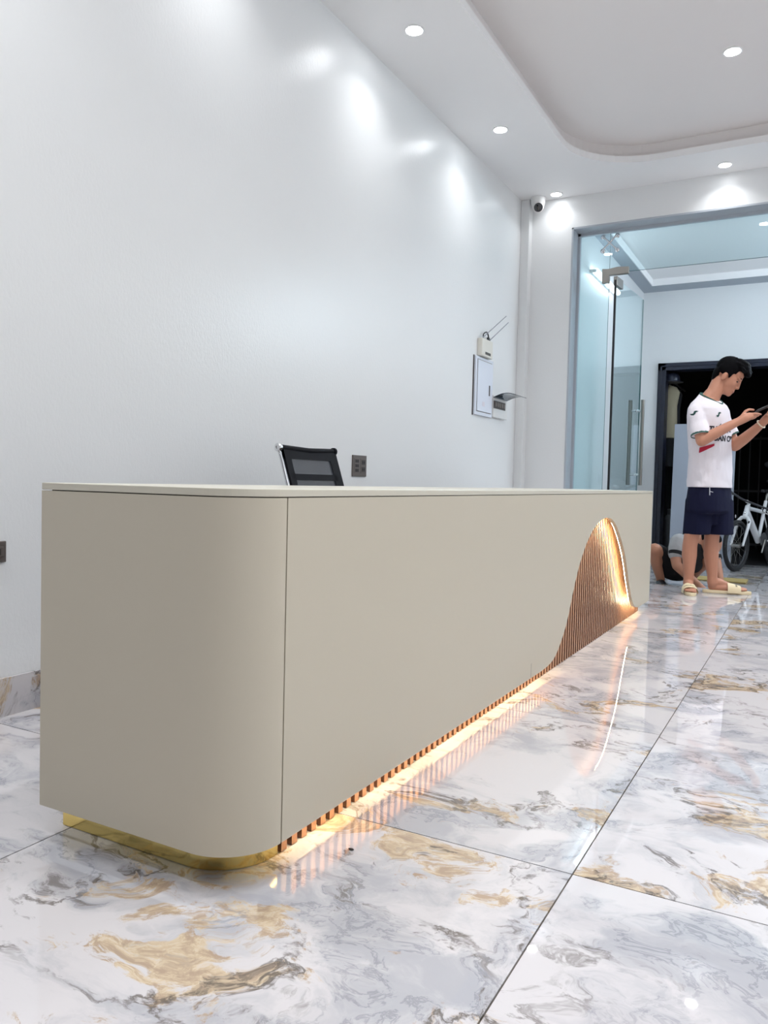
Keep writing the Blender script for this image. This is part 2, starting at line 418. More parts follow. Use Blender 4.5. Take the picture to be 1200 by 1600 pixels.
# ceiling with a stadium-cornered tray
def rrect(x0, x1, y0, y1, r, n=14):
    out = []
    for cx, cy, a0 in ((x1 - r, y1 - r, 0), (x0 + r, y1 - r, 90), (x0 + r, y0 + r, 180), (x1 - r, y0 + r, 270)):
        for i in range(n + 1):
            a = math.radians(a0 + 90 * i / n); out.append((cx + r * math.cos(a), cy + r * math.sin(a)))
    return out
TX0, TX1, TY0, TY1, TR = -1.635, 1.14, -1.5, 6.03, 0.55
def plate_with_hole(outer, inner, z0, z1):
    """flat slab with a hole; both loops have the same count, matched by angle order"""
    bm = NB(); n = len(inner)
    O0 = [bm.verts.new((*p, z0)) for p in outer]; O1 = [bm.verts.new((*p, z1)) for p in outer]
    I0 = [bm.verts.new((*p, z0)) for p in inner]; I1 = [bm.verts.new((*p, z1)) for p in inner]
    for i in range(n):
        k = (i + 1) % n
        bm.faces.new((O0[i], O0[k], I0[k], I0[i])); bm.faces.new((O1[i], I1[i], I1[k], O1[k]))
        bm.faces.new((I0[i], I0[k], I1[k], I1[i])); bm.faces.new((O0[i], O1[i], O1[k], O0[k]))
    return bm
def outer_for(inner, x0, x1, y0, y1, n=14):
    per = n + 1; cs = ((x1, y1), (x0, y1), (x0, y0), (x1, y0)); out = []
    for q in range(4):
        X, Y = cs[q]
        for i in range(per):
            f = i / n; p = inner[q * per + i]
            # slide along the two edges that meet in this corner
            if q == 0: out.append((X, p[1]) if f < 0.5 else (p[0], Y)) if abs(f - 0.5) > 1e-6 else out.append((X, Y))
            if q == 1: out.append((p[0], Y) if f < 0.5 else (X, p[1])) if abs(f - 0.5) > 1e-6 else out.append((X, Y))
            if q == 2: out.append((X, p[1]) if f < 0.5 else (p[0], Y)) if abs(f - 0.5) > 1e-6 else out.append((X, Y))
            if q == 3: out.append((p[0], Y) if f < 0.5 else (X, p[1])) if abs(f - 0.5) > 1e-6 else out.append((X, Y))
    return out
inn = rrect(TX0, TX1, TY0, TY1, TR)
ceil = struct('ceiling', plate_with_hole(outer_for(inn, XL, XR, YB, YF), inn, ZC, ZC + 0.045), M['ceiling'])
inn2 = rrect(TX0 - 0.05, TX1 + 0.05, TY0 - 0.05, TY1 + 0.05, TR + 0.05)
rim = obj('tray_lip', plate_with_hole(inn2, rrect(TX0 - 0.001, TX1 + 0.001, TY0 - 0.001, TY1 + 0.001, TR), ZC + 0.0005, ZC + 0.05), M['tray'], ceil)
inn3 = rrect(TX0 - 0.04, TX1 + 0.04, TY0 - 0.04, TY1 + 0.04, TR + 0.04)
out3 = rrect(TX0 - 0.10, TX1 + 0.10, TY0 - 0.10, TY1 + 0.10, TR + 0.10)
obj('tray_side', plate_with_hole(out3, inn3, ZC + 0.045, ZC + 0.15), M['tray'], ceil)
obj('tray_panel', Box(XL, XR, YB, YF, ZC + 0.14, ZC + 0.17), M['tray'], ceil)

# ------------------------------------------------------------------ downlights
def downlight(x, y, z, label, group, watts=4.5, r=0.043):
    o = thing('downlight', label, 'ceiling light', (x, y, z), 0, group)
    bm = NB(); lathe(bm, [(r + 0.010, 0.0), (r + 0.011, -0.003), (r + 0.006, -0.006), (r, -0.0045), (r - 0.001, 0.0)], (0, 0, 0), n=28)
    obj('rim', bm, M['lamp_rim'], o, smooth=True, local=True)
    bm = NB(); lathe(bm, [(r - 0.0005, -0.002), (r - 0.0005, -0.0042), (r * 0.6, -0.0056), (0.001, -0.006)], (0, 0, 0), n=28)
    obj('diffuser', bm, M['lamp_dim'] if y > 6.2 else M['lamp'], o, smooth=True, local=True)
    ld = bpy.data.lights.new('downlight_beam', 'AREA'); ld.shape = 'DISK'; ld.size = 2 * r; ld.energy = LAMP_POWER * watts; ld.color = (0.965, 0.985, 1.0); ld.spread = math.radians(LAMP_SPREAD)
    lo = bpy.data.objects.new('beam', ld); COL.objects.link(lo); lo.parent = o; lo.location = (0, 0, -0.0075)
    return o
G1 = 'recessed ceiling downlights'
seen = {(0, 6.39): 'lit round downlight in the ceiling corner just above the dome camera',
        (0, 5.08): 'lit round downlight over the left wall, second along from the dome camera',
        (0, 3.78): 'lit round downlight over the left wall, third along from the dome camera'}
for i, y in enumerate((6.39, 5.08, 3.78, 2.47, 1.16, -0.15, -1.46)):  # most out-of-frame lamps run stronger than the seen ones, as fill
    downlight(-1.945, y, ZC, seen.get((0, y), 'round downlight over the left wall, place %s along from the dome camera' % ('', '', '', 'four', 'five', 'six', 'seven')[i]), G1, (0.7, 1.8, 1.8, 1.8, 9.0, 4.2, 4.2)[i])
    downlight(1.445, y, ZC, 'round downlight over the right wall, opposite place %s of the left row' % ('one', 'two', 'three', 'four', 'five', 'six', 'seven')[i], G1, 7.2)
downlight(-0.667, 6.33, ZC, 'lit round downlight between the tray edge and the glass front', G1, 1.3)
downlight(0.62, 6.33, ZC, 'round downlight by the glass front, farther to the right side of the room', G1, 1.3)
for i, y in enumerate((5.0, 3.3, 1.6, -0.1)):  # tray lamps powered above the seen wall row to even out the light
    downlight(-0.51, y, ZC + 0.14, 'lit round downlight set inside the raised ceiling tray, nearest the glass front' if i == 0 else 'round downlight inside the raised tray, left line, place %s from the glass' % ('', 'two', 'three', 'four')[i], G1, 11.0 if i == 0 else 7.2)
    downlight(0.45, y, ZC + 0.14, 'round downlight inside the raised tray, right line, place %s from the glass' % ('one', 'two', 'three', 'four')[i], G1, 11.0 if i == 0 else 7.2)

# ------------------------------------------------------------------ rear hall shell
struct('wall_hall_left', Box(XO0 - 0.12, XO0, YG + 0.1, HW, HZ, 3.3), M['wall'])
struct('wall_hall_right', Box(XO1, XO1 + 0.12, YG + 0.1, HW, HZ, 3.3), M['wall'])
DX0, DX1, DZ = -1.64, 0.55, 2.22
bm = NB()
box(bm, XO0 - 0.12, DX0, HW, HW + 0.14, HZ, 3.3); box(bm, DX1, XO1 + 0.12, HW, HW + 0.14, HZ, 3.3); box(bm, DX0, DX1, HW, HW + 0.14, DZ, 3.3)
struct('wall_hall_back', bm, M['wall'])
hc = struct('ceiling_hall', Box(XO0, XO1, YG + 0.1, HW, 3.12, 3.2), M['ceiling'])
bm = NB()
box(bm, XO0, -1.69, YG + 0.1, HW, ZV, 3.12); box(bm, -1.69, XO1, 9.29, HW, ZV, 3.12)
obj('soffit', bm, M['soffit'], hc)
bm = NB()
box(bm, -1.69, -1.68, YG + 0.1, 9.29, ZV - 0.004, 3.12); box(bm, -1.69, XO1, 9.28, 9.29, ZV - 0.004, 3.12)
obj('edge_bead', bm, M['ceiling'], hc)
# dark doorway and unlit store behind it
d2 = thing('door_2', kind='structure')
def door_frame_member(name, x0, x1, z0, z1):
    bm = NB(); box(bm, x0, x1, HW - 0.03, HW + 0.17, z0, z1); return obj(name, bm, M['navy'], d2, bevel=0.005)
door_frame_member('jamb', DX0, DX0 + 0.09, HZ, DZ); door_frame_member('jamb', DX1 - 0.09, DX1, HZ, DZ); door_frame_member('head', DX0, DX1, DZ - 0.085, DZ)
for x0, x1, z0, z1 in ((DX0 + 0.028, DX0 + 0.045, HZ, DZ - 0.03), (DX1 - 0.045, DX1 - 0.028, HZ, DZ - 0.03), (DX0 + 0.03, DX1 - 0.03, DZ - 0.045, DZ - 0.03)):
    obj('bead', Box(x0, x1, HW - 0.042, HW - 0.03, z0, z1), M['navy'], d2, bevel=0.003)
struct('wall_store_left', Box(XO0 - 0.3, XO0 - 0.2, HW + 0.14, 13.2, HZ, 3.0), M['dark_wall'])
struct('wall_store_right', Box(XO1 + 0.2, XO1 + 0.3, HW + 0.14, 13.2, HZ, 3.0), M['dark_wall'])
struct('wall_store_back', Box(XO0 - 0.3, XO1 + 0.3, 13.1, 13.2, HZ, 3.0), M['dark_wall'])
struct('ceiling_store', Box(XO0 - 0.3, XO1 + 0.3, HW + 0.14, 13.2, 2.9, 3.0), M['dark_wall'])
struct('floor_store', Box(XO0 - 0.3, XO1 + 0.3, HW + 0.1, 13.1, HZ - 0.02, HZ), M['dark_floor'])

# tube lamp on the hall's left wall, and an added unseen one opposite
def tube_lamp(x, y0, y1, z, side, label, m='tube'):
    o = thing('tube_lamp', label, 'wall lamp', (x, (y0 + y1) / 2, z))
    obj('batten', Box(min(x, x + side * 0.022), max(x, x + side * 0.022), y0 - 0.02, y1 + 0.02, z - 0.012, z + 0.012), M['plastic_white'], o, bevel=0.003)
    obj('tube', Tube([(x + side * 0.055, y0, z), (x + side * 0.055, y1, z)], 0.022, 16), M[m], o, smooth=True)
    for yy in (y0 - 0.012, y1 + 0.004): obj('end_cap', Box(min(x, x + side * 0.06), max(x, x + side * 0.06), yy, yy + 0.008, z - 0.014, z + 0.014), M['plastic_white'], o)
tube_lamp(XO0, 7.12, 8.02, 2.70, 1, 'glowing tube lamp on the hall wall behind the glass side panel')
tube_lamp(XO1, 7.3, 8.5, 2.70, -1, 'added unseen tube lamp filling the rear hall with light from its right wall', 'tube_fill')  # unseen lamp added as fill, far stronger than the visible tube

# ------------------------------------------------------------------ glass front
def pane(name, kind_struct, x0, x1, z0, z1, parent=None):
    o = obj(name, Box(x0, x1, YG - 0.006, YG + 0.006, z0, z1), M['glass'], parent)
    if kind_struct: o['kind'] = 'structure'
    return o
XS, XH, ZT = -1.555, -1.515, 2.545
w1 = pane('window_1', True, XO0 + t + 0.004, XS, 0.0, ZO - t - 0.004)
obj('glass_edge', Box(XS - 0.0005, XS + 0.001, YG - 0.006, YG + 0.006, 0, ZO - t), M['glass_edge'], w1)
w2 = pane('window_2', True, XS + 0.003, XO1 - t - 0.004, ZT, ZO - t - 0.004)
obj('glass_edge', Box(XS + 0.003, XO1 - t, YG - 0.006, YG + 0.006, ZT - 0.001, ZT + 0.0005), M['glass_edge'], w2)
# spider fitting that joins the two fixed panes
sp = thing('spider_bracket', 'chrome four armed spider fitting on the glass seam above the door', 'bracket', (XS, YG - 0.02, 2.785))
ctr = Vector((XS, YG - 0.032, 2.785))
obj('hub', lathe(NB(), [(0.013, 0), (0.013, 0.02), (0.009, 0.026)], ctr + Vector((0, 0.024, 0)), (0, -1, 0)), M['chrome'], sp, smooth=True)
for sx in (-1, 1):
    for sz in (-1, 1):
        e = ctr + Vector((sx * 0.058, 0, sz * 0.058))
        a = obj('arm', Tube([ctr, ctr + Vector((sx * 0.03, -0.006, sz * 0.03)), e], [0.009, 0.007, 0.008], 10), M['chrome'], sp, smooth=True)
        obj('disc', lathe(NB(), [(0.012, 0.0), (0.019, 0.004), (0.019, 0.012), (0.011, 0.018)], e + Vector((0, 0.026, 0)), (0, -1, 0)), M['chrome'], a, smooth=True)
# patch fitting at the top corner of the door
pf = thing('patch_fitting', 'brushed steel corner patch clamping the transom glass over the door hinge', 'bracket', (XS, YG, 2.5))
bm = NB(); prism(bm, [(-1.612, 2.462), (-1.612, 2.580), (-1.560, 2.576), (-1.49, 2.586), (-1.395, 2.580), (-1.395, 2.525), (-1.552, 2.523), (-1.552, 2.462)], 'y', YG - 0.02, YG + 0.02)
obj('clamp_plate', bm, M['steel'], pf, bevel=0.003)
# swung-open glass leaf
lean = math.radians(86.0)
dd = Vector((math.cos(lean), math.sin(lean), 0)); dn = Vector((dd.y, -dd.x, 0))
H0 = Vector((XH + 0.012, YG + 0.01, 0))
d1 = thing('door_1', kind='structure', loc=tuple(H0), rotz=lean)
LW = 0.86
obj('glass_leaf', Box(0, LW, -0.006, 0.006, HZ + 0.02, 2.50), M['glass'], d1, local=True)
obj('glass_edge', Box(LW - 0.0005, LW + 0.001, -0.006, 0.006, HZ + 0.02, 2.50), M['glass_edge'], d1, local=True)
obj('gasket', Box(-0.014, 0.0, -0.008, 0.008, HZ + 0.02, 2.485), M['rubber'], d1, local=True)
obj('pivot_clamp', Box(-0.012, 0.16, -0.016, 0.016, 2.44, 2.515), M['steel'], d1, local=True, bevel=0.003)
obj('pivot_clamp', Box(-0.012, 0.16, -0.016, 0.016, HZ, HZ + 0.08), M['steel'], d1, local=True, bevel=0.003)
for s in (-1, 1):
    h = obj('handle', Tube([(0.765, s * 0.055, 0.80), (0.765, s * 0.055, 1.575)], 0.0165, 16), M['steel'], d1, smooth=False, local=True)
    for za, zb in ((0.80, 0.95), (1.42, 1.575)):
        obj('sleeve', Tube([(0.765, s * 0.055, za - 0.001), (0.765, s * 0.055, zb)], 0.018, 16), M['steel'], h, smooth=False, local=True)
    for zz in (0.895, 1.475):
        obj('standoff', Tube([(0.765, s * 0.006, zz), (0.765, s * 0.05, zz)], 0.011, 14), M['chrome'], h, smooth=True, local=True)

# ------------------------------------------------------------------ reception counter
FX, SX, LX, Y0, Y1 = -0.885, -0.945, -1.43, 1.115, 5.15     # front plane, slat face, staff side, near end, far end
ZB, ZP, ZW = 0.07, 0.7435, 0.76                              # panel bottom, panel top, worktop
R = 0.122
ct = thing('reception_counter', 'long greige reception counter with rounded corner, lit timber arch and brass plinth', 'counter', (-1.15, 3.1, 0))
def corner_profile(off=0.0, left=LX, r=R, yend=None, n=18):
    """plan outline of the rounded near end, inset by off"""
    x1, y0 = FX - off, Y0 + off; r = r - min(off, 0.02)
    pts = [(left, y0)]
    for i in range(n + 1):
        a = math.radians(-90 + 90 * i / n); pts.append((x1 - r + r * math.cos(a), y0 + r + r * math.sin(a)))
    return pts
cp = corner_profile()
inner = [(LX, Y0 + 0.018)] + [(FX - 0.018 - (R - 0.018) + (R - 0.018) * math.cos(math.radians(-90 + 5 * i)), Y0 + R + (R - 0.018) * math.sin(math.radians(-90 + 5 * i))) for i in range(19)]
bm = NB(); prism(bm, cp + inner[::-1], 'z', ZB, ZP)
obj('end_panel', bm, M['counter'], ct, smooth=20)
# plan shape of the worktop, rounded at the near corner
bm = NB(); prism(bm, cp + [(FX, Y1), (LX, Y1)], 'z', ZW - 0.0145, ZW)
obj('worktop', bm, M['worktop'], ct, bevel=0.0012, segs=2)
bm = NB(); prism(bm, [(LX + 0.02, Y0 + 0.01)] + [(x - 0.006, y + 0.006) for x, y in cp[1:]] + [(FX - 0.006, Y1 - 0.004), (LX + 0.02, Y1 - 0.004)], 'z', ZP - 0.0005, ZW - 0.0144)
obj('shadow_gap', bm, M['gap'], ct)
# front panel with the bell-shaped cut-out
arch = catmull([(2.90, ZB, 0), (3.02, 0.077, 0), (3.105, 0.100, 0), (3.195, 0.158, 0), (3.265, 0.228, 0), (3.345, 0.343, 0), (3.432, 0.443, 0), (3.56, 0.537, 0), (3.72, 0.602, 0), (3.91, 0.628, 0),
                (4.075, 0.603, 0), (4.235, 0.520, 0), (4.385, 0.400, 0), (4.50, 0.256, 0), (4.60, 0.147, 0), (4.69, 0.093, 0), (4.80, ZB, 0)], 6)
YS = Y0 + R + 0.004
outline = [(YS, ZB)] + [(p.x, p.y) for p in arch] + [(Y1, ZB), (Y1, ZP), (YS, ZP)]
bm = NB(); prism(bm, outline, 'x', FX - 0.018, FX)
obj('front_panel', bm, M['counter'], ct)
obj('panel_joint', Box(FX - 0.03, FX - 0.016, YS - 0.006, YS + 0.002, ZB + 0.002, ZP), M['gap'], ct)
obj('hairline_crack', Box(FX - 0.0002, FX + 0.0003, 2.785, 2.7865, ZB, 0.125), M['gap'], ct)
# timber slats, each a piece of its own, on a backing board
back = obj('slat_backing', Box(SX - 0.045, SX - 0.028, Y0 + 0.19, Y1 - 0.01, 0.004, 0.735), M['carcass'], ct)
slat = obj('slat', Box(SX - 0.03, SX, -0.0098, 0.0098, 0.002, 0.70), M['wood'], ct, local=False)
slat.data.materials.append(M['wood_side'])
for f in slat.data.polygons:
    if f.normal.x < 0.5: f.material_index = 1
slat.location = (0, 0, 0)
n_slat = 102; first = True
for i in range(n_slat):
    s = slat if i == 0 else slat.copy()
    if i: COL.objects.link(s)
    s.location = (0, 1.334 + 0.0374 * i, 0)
# LED strip glued to the back of the front panel, along its lower edge and around the arch
path = [Vector((FX - 0.0195, YS + 0.085, ZB))] + [Vector((FX - 0.0195, p.x, p.y)) for p in arch] + [Vector((FX - 0.0195, Y1 - 0.02, ZB))]
strip = []
for i, p in enumerate(path):
    a, b = path[max(i - 1, 0)], path[min(i + 1, len(path) - 1)]
    tg = (b - a).normalized(); nrm = Vector((0, -tg.z, tg.y))
    if nrm.z < 0 and abs(nrm.z) > 0.05: nrm = -nrm
    strip.append((p + nrm * (0.024 - 0.016 * max(0.0, min(1.0, (p.z - ZB - 0.02) / 0.06))), nrm))
bm = NB()
loft(bm, [[p + n * 0.004 + Vector((0.0013, 0, 0)), p - n * 0.004 + Vector((0.0013, 0, 0)), p - n * 0.004 - Vector((0.0013, 0, 0)), p + n * 0.004 - Vector((0.0013, 0, 0))] for p, n in strip])
obj('led_strip', bm, M['led'], ct, label='glowing warm white strip')
obj('light_stop', Box(SX, FX - 0.0185, 1.303, 1.312, ZB + 0.002, 0.125), M['carcass'], ct)  # added board that blocks the strip's end from the floor reflection
# brass plinth under the near end
bm = NB()
pr = 0.125; px, py = -0.948, 1.18
pp = [(-1.435, py)] + [(px - pr + pr * math.cos(math.radians(-90 + 5 * i)), py + pr + pr * math.sin(math.radians(-90 + 5 * i))) for i in range(19)] + [(px, 1.315), (px - 0.02, 1.315), (px - 0.02, py + pr)]
pp += [(px - pr + (pr - 0.02) * math.cos(math.radians(-5 * i)), py + pr + (pr - 0.02) * math.sin(math.radians(-5 * i))) for i in range(1, 19)] + [(-1.435, py + 0.02)]
prism(bm, pp, 'z', 0.001, ZB + 0.004)
obj('plinth', bm, M['brass'], ct, smooth=20, label='polished brass plinth')
# carcass behind: end boards, inner shelf, modesty top rail
obj('side_board', Box(LX + 0.003, SX - 0.046, Y1 - 0.03, Y1 - 0.002, 0.0, ZP - 0.001), M['counter'], ct)
obj('side_board', Box(LX + 0.003, FX - 0.175, Y0 + 0.02, Y0 + 0.036, ZB, ZP - 0.001), M['carcass'], ct)
obj('under_board', Box(LX + 0.003, SX - 0.046, Y0 + 0.19, Y1 - 0.031, ZB, ZB + 0.018), M['carcass'], ct)
for y in (2.0, 3.6):
    obj('divider', Box(LX + 0.01, SX - 0.046, y, y + 0.018, ZB + 0.018, ZP - 0.002), M['carcass'], ct)

# ------------------------------------------------------------------ office chair behind the counter
ch = thing('office_chair', 'black mesh back office chair with chrome frame tucked behind the counter', 'chair', (-1.80, 2.80, 0))
CY0, CY1 = 2.603, 3.005
def bx_(z): return -1.905 + (0.905 - z) * 0.33          # lean of the back
def back_strip(y0, y1, z0, z1, th=0.006, push=0.0, n=6):
    bm = NB(); rg = []
    for i in range(n + 1):
        z = z0 + (z1 - z0) * i / n; x = bx_(z) + push
        rg.append([(x, y0, z), (x + th, y0, z), (x + th, y1, z), (x, y1, z)])
    return loft(bm, rg)
bk = obj('backrest', back_strip(CY0 + 0.035, CY1 - 0.035, 0.46, 0.872), M['mesh'], ch)
obj('border', back_strip(CY0 + 0.012, CY0 + 0.052, 0.46, 0.90, 0.012, -0.003), M['mesh_border'], bk)
obj('border', back_strip(CY1 - 0.052, CY1 + 0.009, 0.46, 0.90, 0.012, -0.003), M['mesh_border'], bk)
obj('border', back_strip(CY0 + 0.012, CY1 - 0.012, 0.862, 0.902, 0.013, -0.0035), M['mesh_border'], bk)
obj('band', back_strip(CY0 + 0.03, CY1 - 0.03, 0.776, 0.802, 0.012, -0.003), M['mesh_border'], bk)
obj('band', back_strip(CY0 + 0.03, CY1 - 0.03, 0.60, 0.625, 0.012, -0.003), M['mesh_border'], bk)
rl = obj('top_roll', Tube([(bx_(0.905), CY0 + 0.004, 0.907), (bx_(0.905) + 0.004, (CY0 + CY1) / 2, 0.901), (bx_(0.905), CY1 - 0.004, 0.907)], 0.0125, 14), M['mesh_border'], ch, smooth=True)
for yy, s in ((CY0, -1), (CY1, 1)):
    obj('end_cap', lathe(NB(), [(0.017, 0), (0.0175, 0.012), (0.014, 0.016), (0.008, 0.0165), (0.0075, 0.012)], (bx_(0.905), yy, 0.907), (0, s, 0), 20), M['chrome'] if s < 0 else M['mesh_border'], rl, smooth=True)
    fr = [(bx_(0.90) - 0.004, yy, 0.90), (bx_(0.70) - 0.006, yy, 0.70), (bx_(0.50) - 0.008, yy, 0.50), (bx_(0.45) + 0.03, yy, 0.455), (-1.70, yy, 0.44), (-1.50, yy, 0.445)]
    obj('side_rail', Tube(fr, 0.0075, 10), M['chrome'], ch, smooth=True)
    obj('armrest', Tube([(bx_(0.62), yy, 0.60), (-1.70, yy + s * 0.05, 0.64), (-1.55, yy + s * 0.05, 0.63), (-1.50, yy + s * 0.03, 0.56), (-1.52, yy, 0.45)], 0.011, 10), M['chrome'], ch, smooth=True)
obj('seat', loft(NB(), [[(x, CY0 + 0.02, z), (x, CY1 - 0.02, z), (x, CY1 - 0.02, z + 0.02), (x, CY0 + 0.02, z + 0.02)] for x, z in ((-1.745, 0.45), (-1.68, 0.432), (-1.56, 0.436), (-1.49, 0.43), (-1.481, 0.415))]), M['mesh_border'], ch, bevel=0.005)
obj('gas_lift', Tube([(-1.72, 2.80, 0.08), (-1.72, 2.80, 0.25), (-1.72, 2.80, 0.251), (-1.72, 2.80, 0.43)], [0.028, 0.028, 0.016, 0.016], 16), M['chrome'], ch, smooth=True)
for i in range(5):
    a = math.radians(20 + 72 * i); e = Vector((-1.72 + 0.24 * math.cos(a), 2.80 + 0.24 * math.sin(a), 0.065))
    lg = obj('base_leg', Tube([(-1.72, 2.80, 0.10), e], [0.022, 0.013], 10), M['chrome'], ch, smooth=True)
    tx = Vector((-math.sin(a), math.cos(a), 0))
    obj('caster', lathe(NB(), [(0.02, -0.02), (0.026, -0.014), (0.026, 0.014), (0.02, 0.02)], e - Vector((0, 0, 0.039)), tx, 16), M['black'], lg, smooth=True)

# ------------------------------------------------------------------ fittings on the left wall
def wall_socket(y0, y1, z0, z1, label, n=(3, 2)):
    o = thing('wall_socket', label, 'socket', (XL, (y0 + y1) / 2, (z0 + z1) / 2))
    obj('plate', Box(XL, XL + 0.008, y0, y1, z0, z1), M['bronze'], o, bevel=0.002)
    ym = (y0 + y1) / 2
    for k, (a, b) in enumerate(((y0 + 0.012, ym - 0.004), (ym + 0.008, y1 - 0.010))):
        md = obj('module', Box(XL + 0.006, XL + 0.0095, a, b, z0 + 0.018, z1 - 0.018), M['bronze'], o, bevel=0.001)
        cnt = n[k]; hh = (z1 - z0 - 0.04) / cnt
        for q in range(cnt):
            zc = z1 - 0.02 - hh * (q + 0.5)
            f = obj('outlet', Box(XL + 0.008, XL + 0.0105, a + 0.010, b - 0.010, zc - hh * 0.36, zc + hh * 0.36), M['socket_dark'], md)
            bm = NB()
            for yy in ((a + b) / 2 - 0.011, (a + b) / 2 + 0.005): box(bm, XL + 0.0100, XL + 0.0109, yy, yy + 0.006, zc - 0.006, zc + 0.006)
            f.data.materials.append(M['hole'])
            bm2 = NB(); bm2.from_mesh(f.data); nf = len(bm2.faces)
            bm.transform(ROOT[f.name].inverted()); tmp = bpy.data.meshes.new('t'); bm.to_mesh(tmp); bm.free(); bm2.from_mesh(tmp); bpy.data.meshes.remove(tmp)
            bm2.faces.ensure_lookup_table()
            for fc in bm2.faces[nf:]: fc.material_index = 1
            bm2.to_mesh(f.data); bm2.free()
wall_socket(3.747, 3.899, 0.804, 0.922, 'bronze double wall socket plate just beyond the office chair')
wall_socket(1.47, 1.619, 0.495, 0.562, 'bronze wall socket plate low on the wall before the counter end', (1, 1))

pb = thing('electrical_cabinet', 'tall shallow white electrical cabinet below the white box with antennas', 'cabinet', (XL, 5.645, 1.5))
obj('casing', Box(XL, XL + 0.018, 5.468, 5.826, 1.295, 1.73), M['enamel'], pb, bevel=0.002)
obj('backing_edge', Box(XL, XL + 0.006, 5.458, 5.468, 1.290, 1.733), M['socket_dark'], pb)
dr = obj('door', Box(XL + 0.018, XL + 0.023, 5.505, 5.795, 1.325, 1.705), M['enamel'], pb, bevel=0.0015)
obj('door_gap', Box(XL + 0.0178, XL + 0.0188, 5.500, 5.800, 1.320, 1.710), M['bronze'], pb)
obj('latch', Box(XL + 0.023, XL + 0.027, 5.735, 5.752, 1.455, 1.535), M['socket_dark'], dr, bevel=0.001)
obj('sticker', Box(XL + 0.023, XL + 0.0234, 5.605, 5.655, 1.365, 1.40), mat('pale_sticker', srgb(205, 200, 210), 0.6), dr)

rb = thing('router', 'small white plastic box with two thin antennas above the tall cabinet', 'router', (XL, 5.64, 1.8))
obj('case', Box(XL, XL + 0.042, 5.53, 5.745, 1.735, 1.868), M['plastic_cream'], rb, bevel=0.006, segs=3)
obj('grille', Box(XL + 0.042, XL + 0.0428, 5.59, 5.70, 1.752, 1.772), M['socket_dark'], rb)
for yy, e in ((5.56, Vector((0.145, 0.12, 0.178))), (5.70, Vector((0.12, 0.10, 0.155)))):
    a = Vector((XL + 0.022, yy, 1.866))
    obj('antenna', Tube([a, a + e * 0.1, a + e], [0.006, 0.0038, 0.003], 8), M['antenna'], rb, smooth=True)
obj('cable', Tube(catmull([(XL + 0.02, 5.60, 1.868), (XL + 0.02, 5.60, 1.905), (XL + 0.03, 5.635, 1.925), (XL + 0.03, 5.67, 1.905), (XL + 0.03, 5.68, 1.868)], 5), 0.005, 8), M['black'], rb, smooth=True)
obj('plug', Box(XL + 0.02, XL + 0.036, 5.665, 5.695, 1.868, 1.892), M['black'], rb, bevel=0.002)

kb = thing('breaker_box', 'small white breaker box with its smoked cover flipped up', 'breaker box', (XL, 5.95, 1.38))
obj('case', Box(XL, XL + 0.03, 5.830, 6.145, 1.303, 1.475), M['plastic_white'], kb, bevel=0.004)
wn = obj('switch_window', Box(XL + 0.03, XL + 0.034, 5.825, 6.085, 1.372, 1.432), M['socket_dark'], kb, bevel=0.002)
for q in range(5):
    obj('breaker', Box(XL + 0.034, XL + 0.040, 5.84 + q * 0.047, 5.880 + q * 0.047, 1.386, 1.42), M['bronze'], wn, bevel=0.001)
rg = []
for i in range(9):
    f = i / 8; x = XL + 0.03 + 0.165 * f; z = 1.452 + 0.030 * math.sin(f * 2.4)
    rg.append([(x, 5.815, z), (x, 6.12, z), (x, 6.12, z + 0.004), (x, 5.815, z + 0.004)])
obj('flip_cover', loft(NB(), rg), M['smoke'], kb)

dc = thing('dome_camera', 'white dome security camera with dark lens in the ceiling corner', 'security camera', (-2.105, 6.415, ZC))
C0 = Vector((-2.105, 6.415, ZC))
obj('base', lathe(NB(), [(0.062, 0), (0.062, -0.012), (0.058, -0.022), (0.058, -0.04), (0.05, -0.07)], C0, n=28), M['plastic_white'], dc, smooth=True)
ld = Vector((0.35, -0.80, -0.48)).normalized()
bc = C0 + Vector((0, 0, -0.068))
bl = obj('eyeball', ell(NB(), bc, (0.05, 0.05, 0.05)), M['plastic_white'], dc, smooth=True)
obj('lens', lathe(NB(), [(0.036, 0.0), (0.036, 0.018), (0.03, 0.024), (0.001, 0.026)], bc + ld * 0.03, ld, 24), M['lens'], bl, smooth=True)

cr = obj('crumb', ell(NB(), (-0.828, 1.412, 0.0018), (0.007, 0.004, 0.0018), sub=2), M['crumb'], smooth=True)
tag(cr, 'tiny dark crumb lying on the marble in front of the counter', 'debris')

# ------------------------------------------------------------------ standing man
E1 = Vector((0.8777, 0.4787, 0)).normalized(); E2 = Vector((-E1.y, E1.x, 0))
mrot = math.atan2(E1.y, E1.x)
pm = thing('person', 'standing person in white jersey and navy shorts looking down at a phone', 'person', (-0.61, 6.27, 0), mrot)
V3 = Vector
bm = NB()
# trunk inside the clothes, hips, legs
sd = V3((0.8, 0.6, 0)); fd = V3((0.6, -0.8, 0))          # the body's own left, and where the chest faces
def er(c, a, b, n=20): return ring(c, a, b, sd, fd, n)
loft(bm, [er((-0.05, 0.065, 0.80), 0.13, 0.085), er((-0.05, 0.065, 0.95), 0.14, 0.09), er((-0.065, 0.05, 1.1), 0.14, 0.095), er((-0.085, 0.02, 1.28), 0.165, 0.105), er((-0.10, 0.0, 1.36), 0.145, 0.08), er((-0.105, -0.005, 1.44), 0.07, 0.06)])
chain(bm, [(-0.12, 0.045, 0.84), (-0.145, 0.032, 0.62), (-0.176, 0.022, 0.47), (-0.183, 0.045, 0.36), (-0.178, 0.06, 0.28), (-0.172, 0.07, 0.13), (-0.172, 0.075, 0.075)], [0.075, 0.066, 0.056, 0.053, 0.054, 0.036, 0.038])
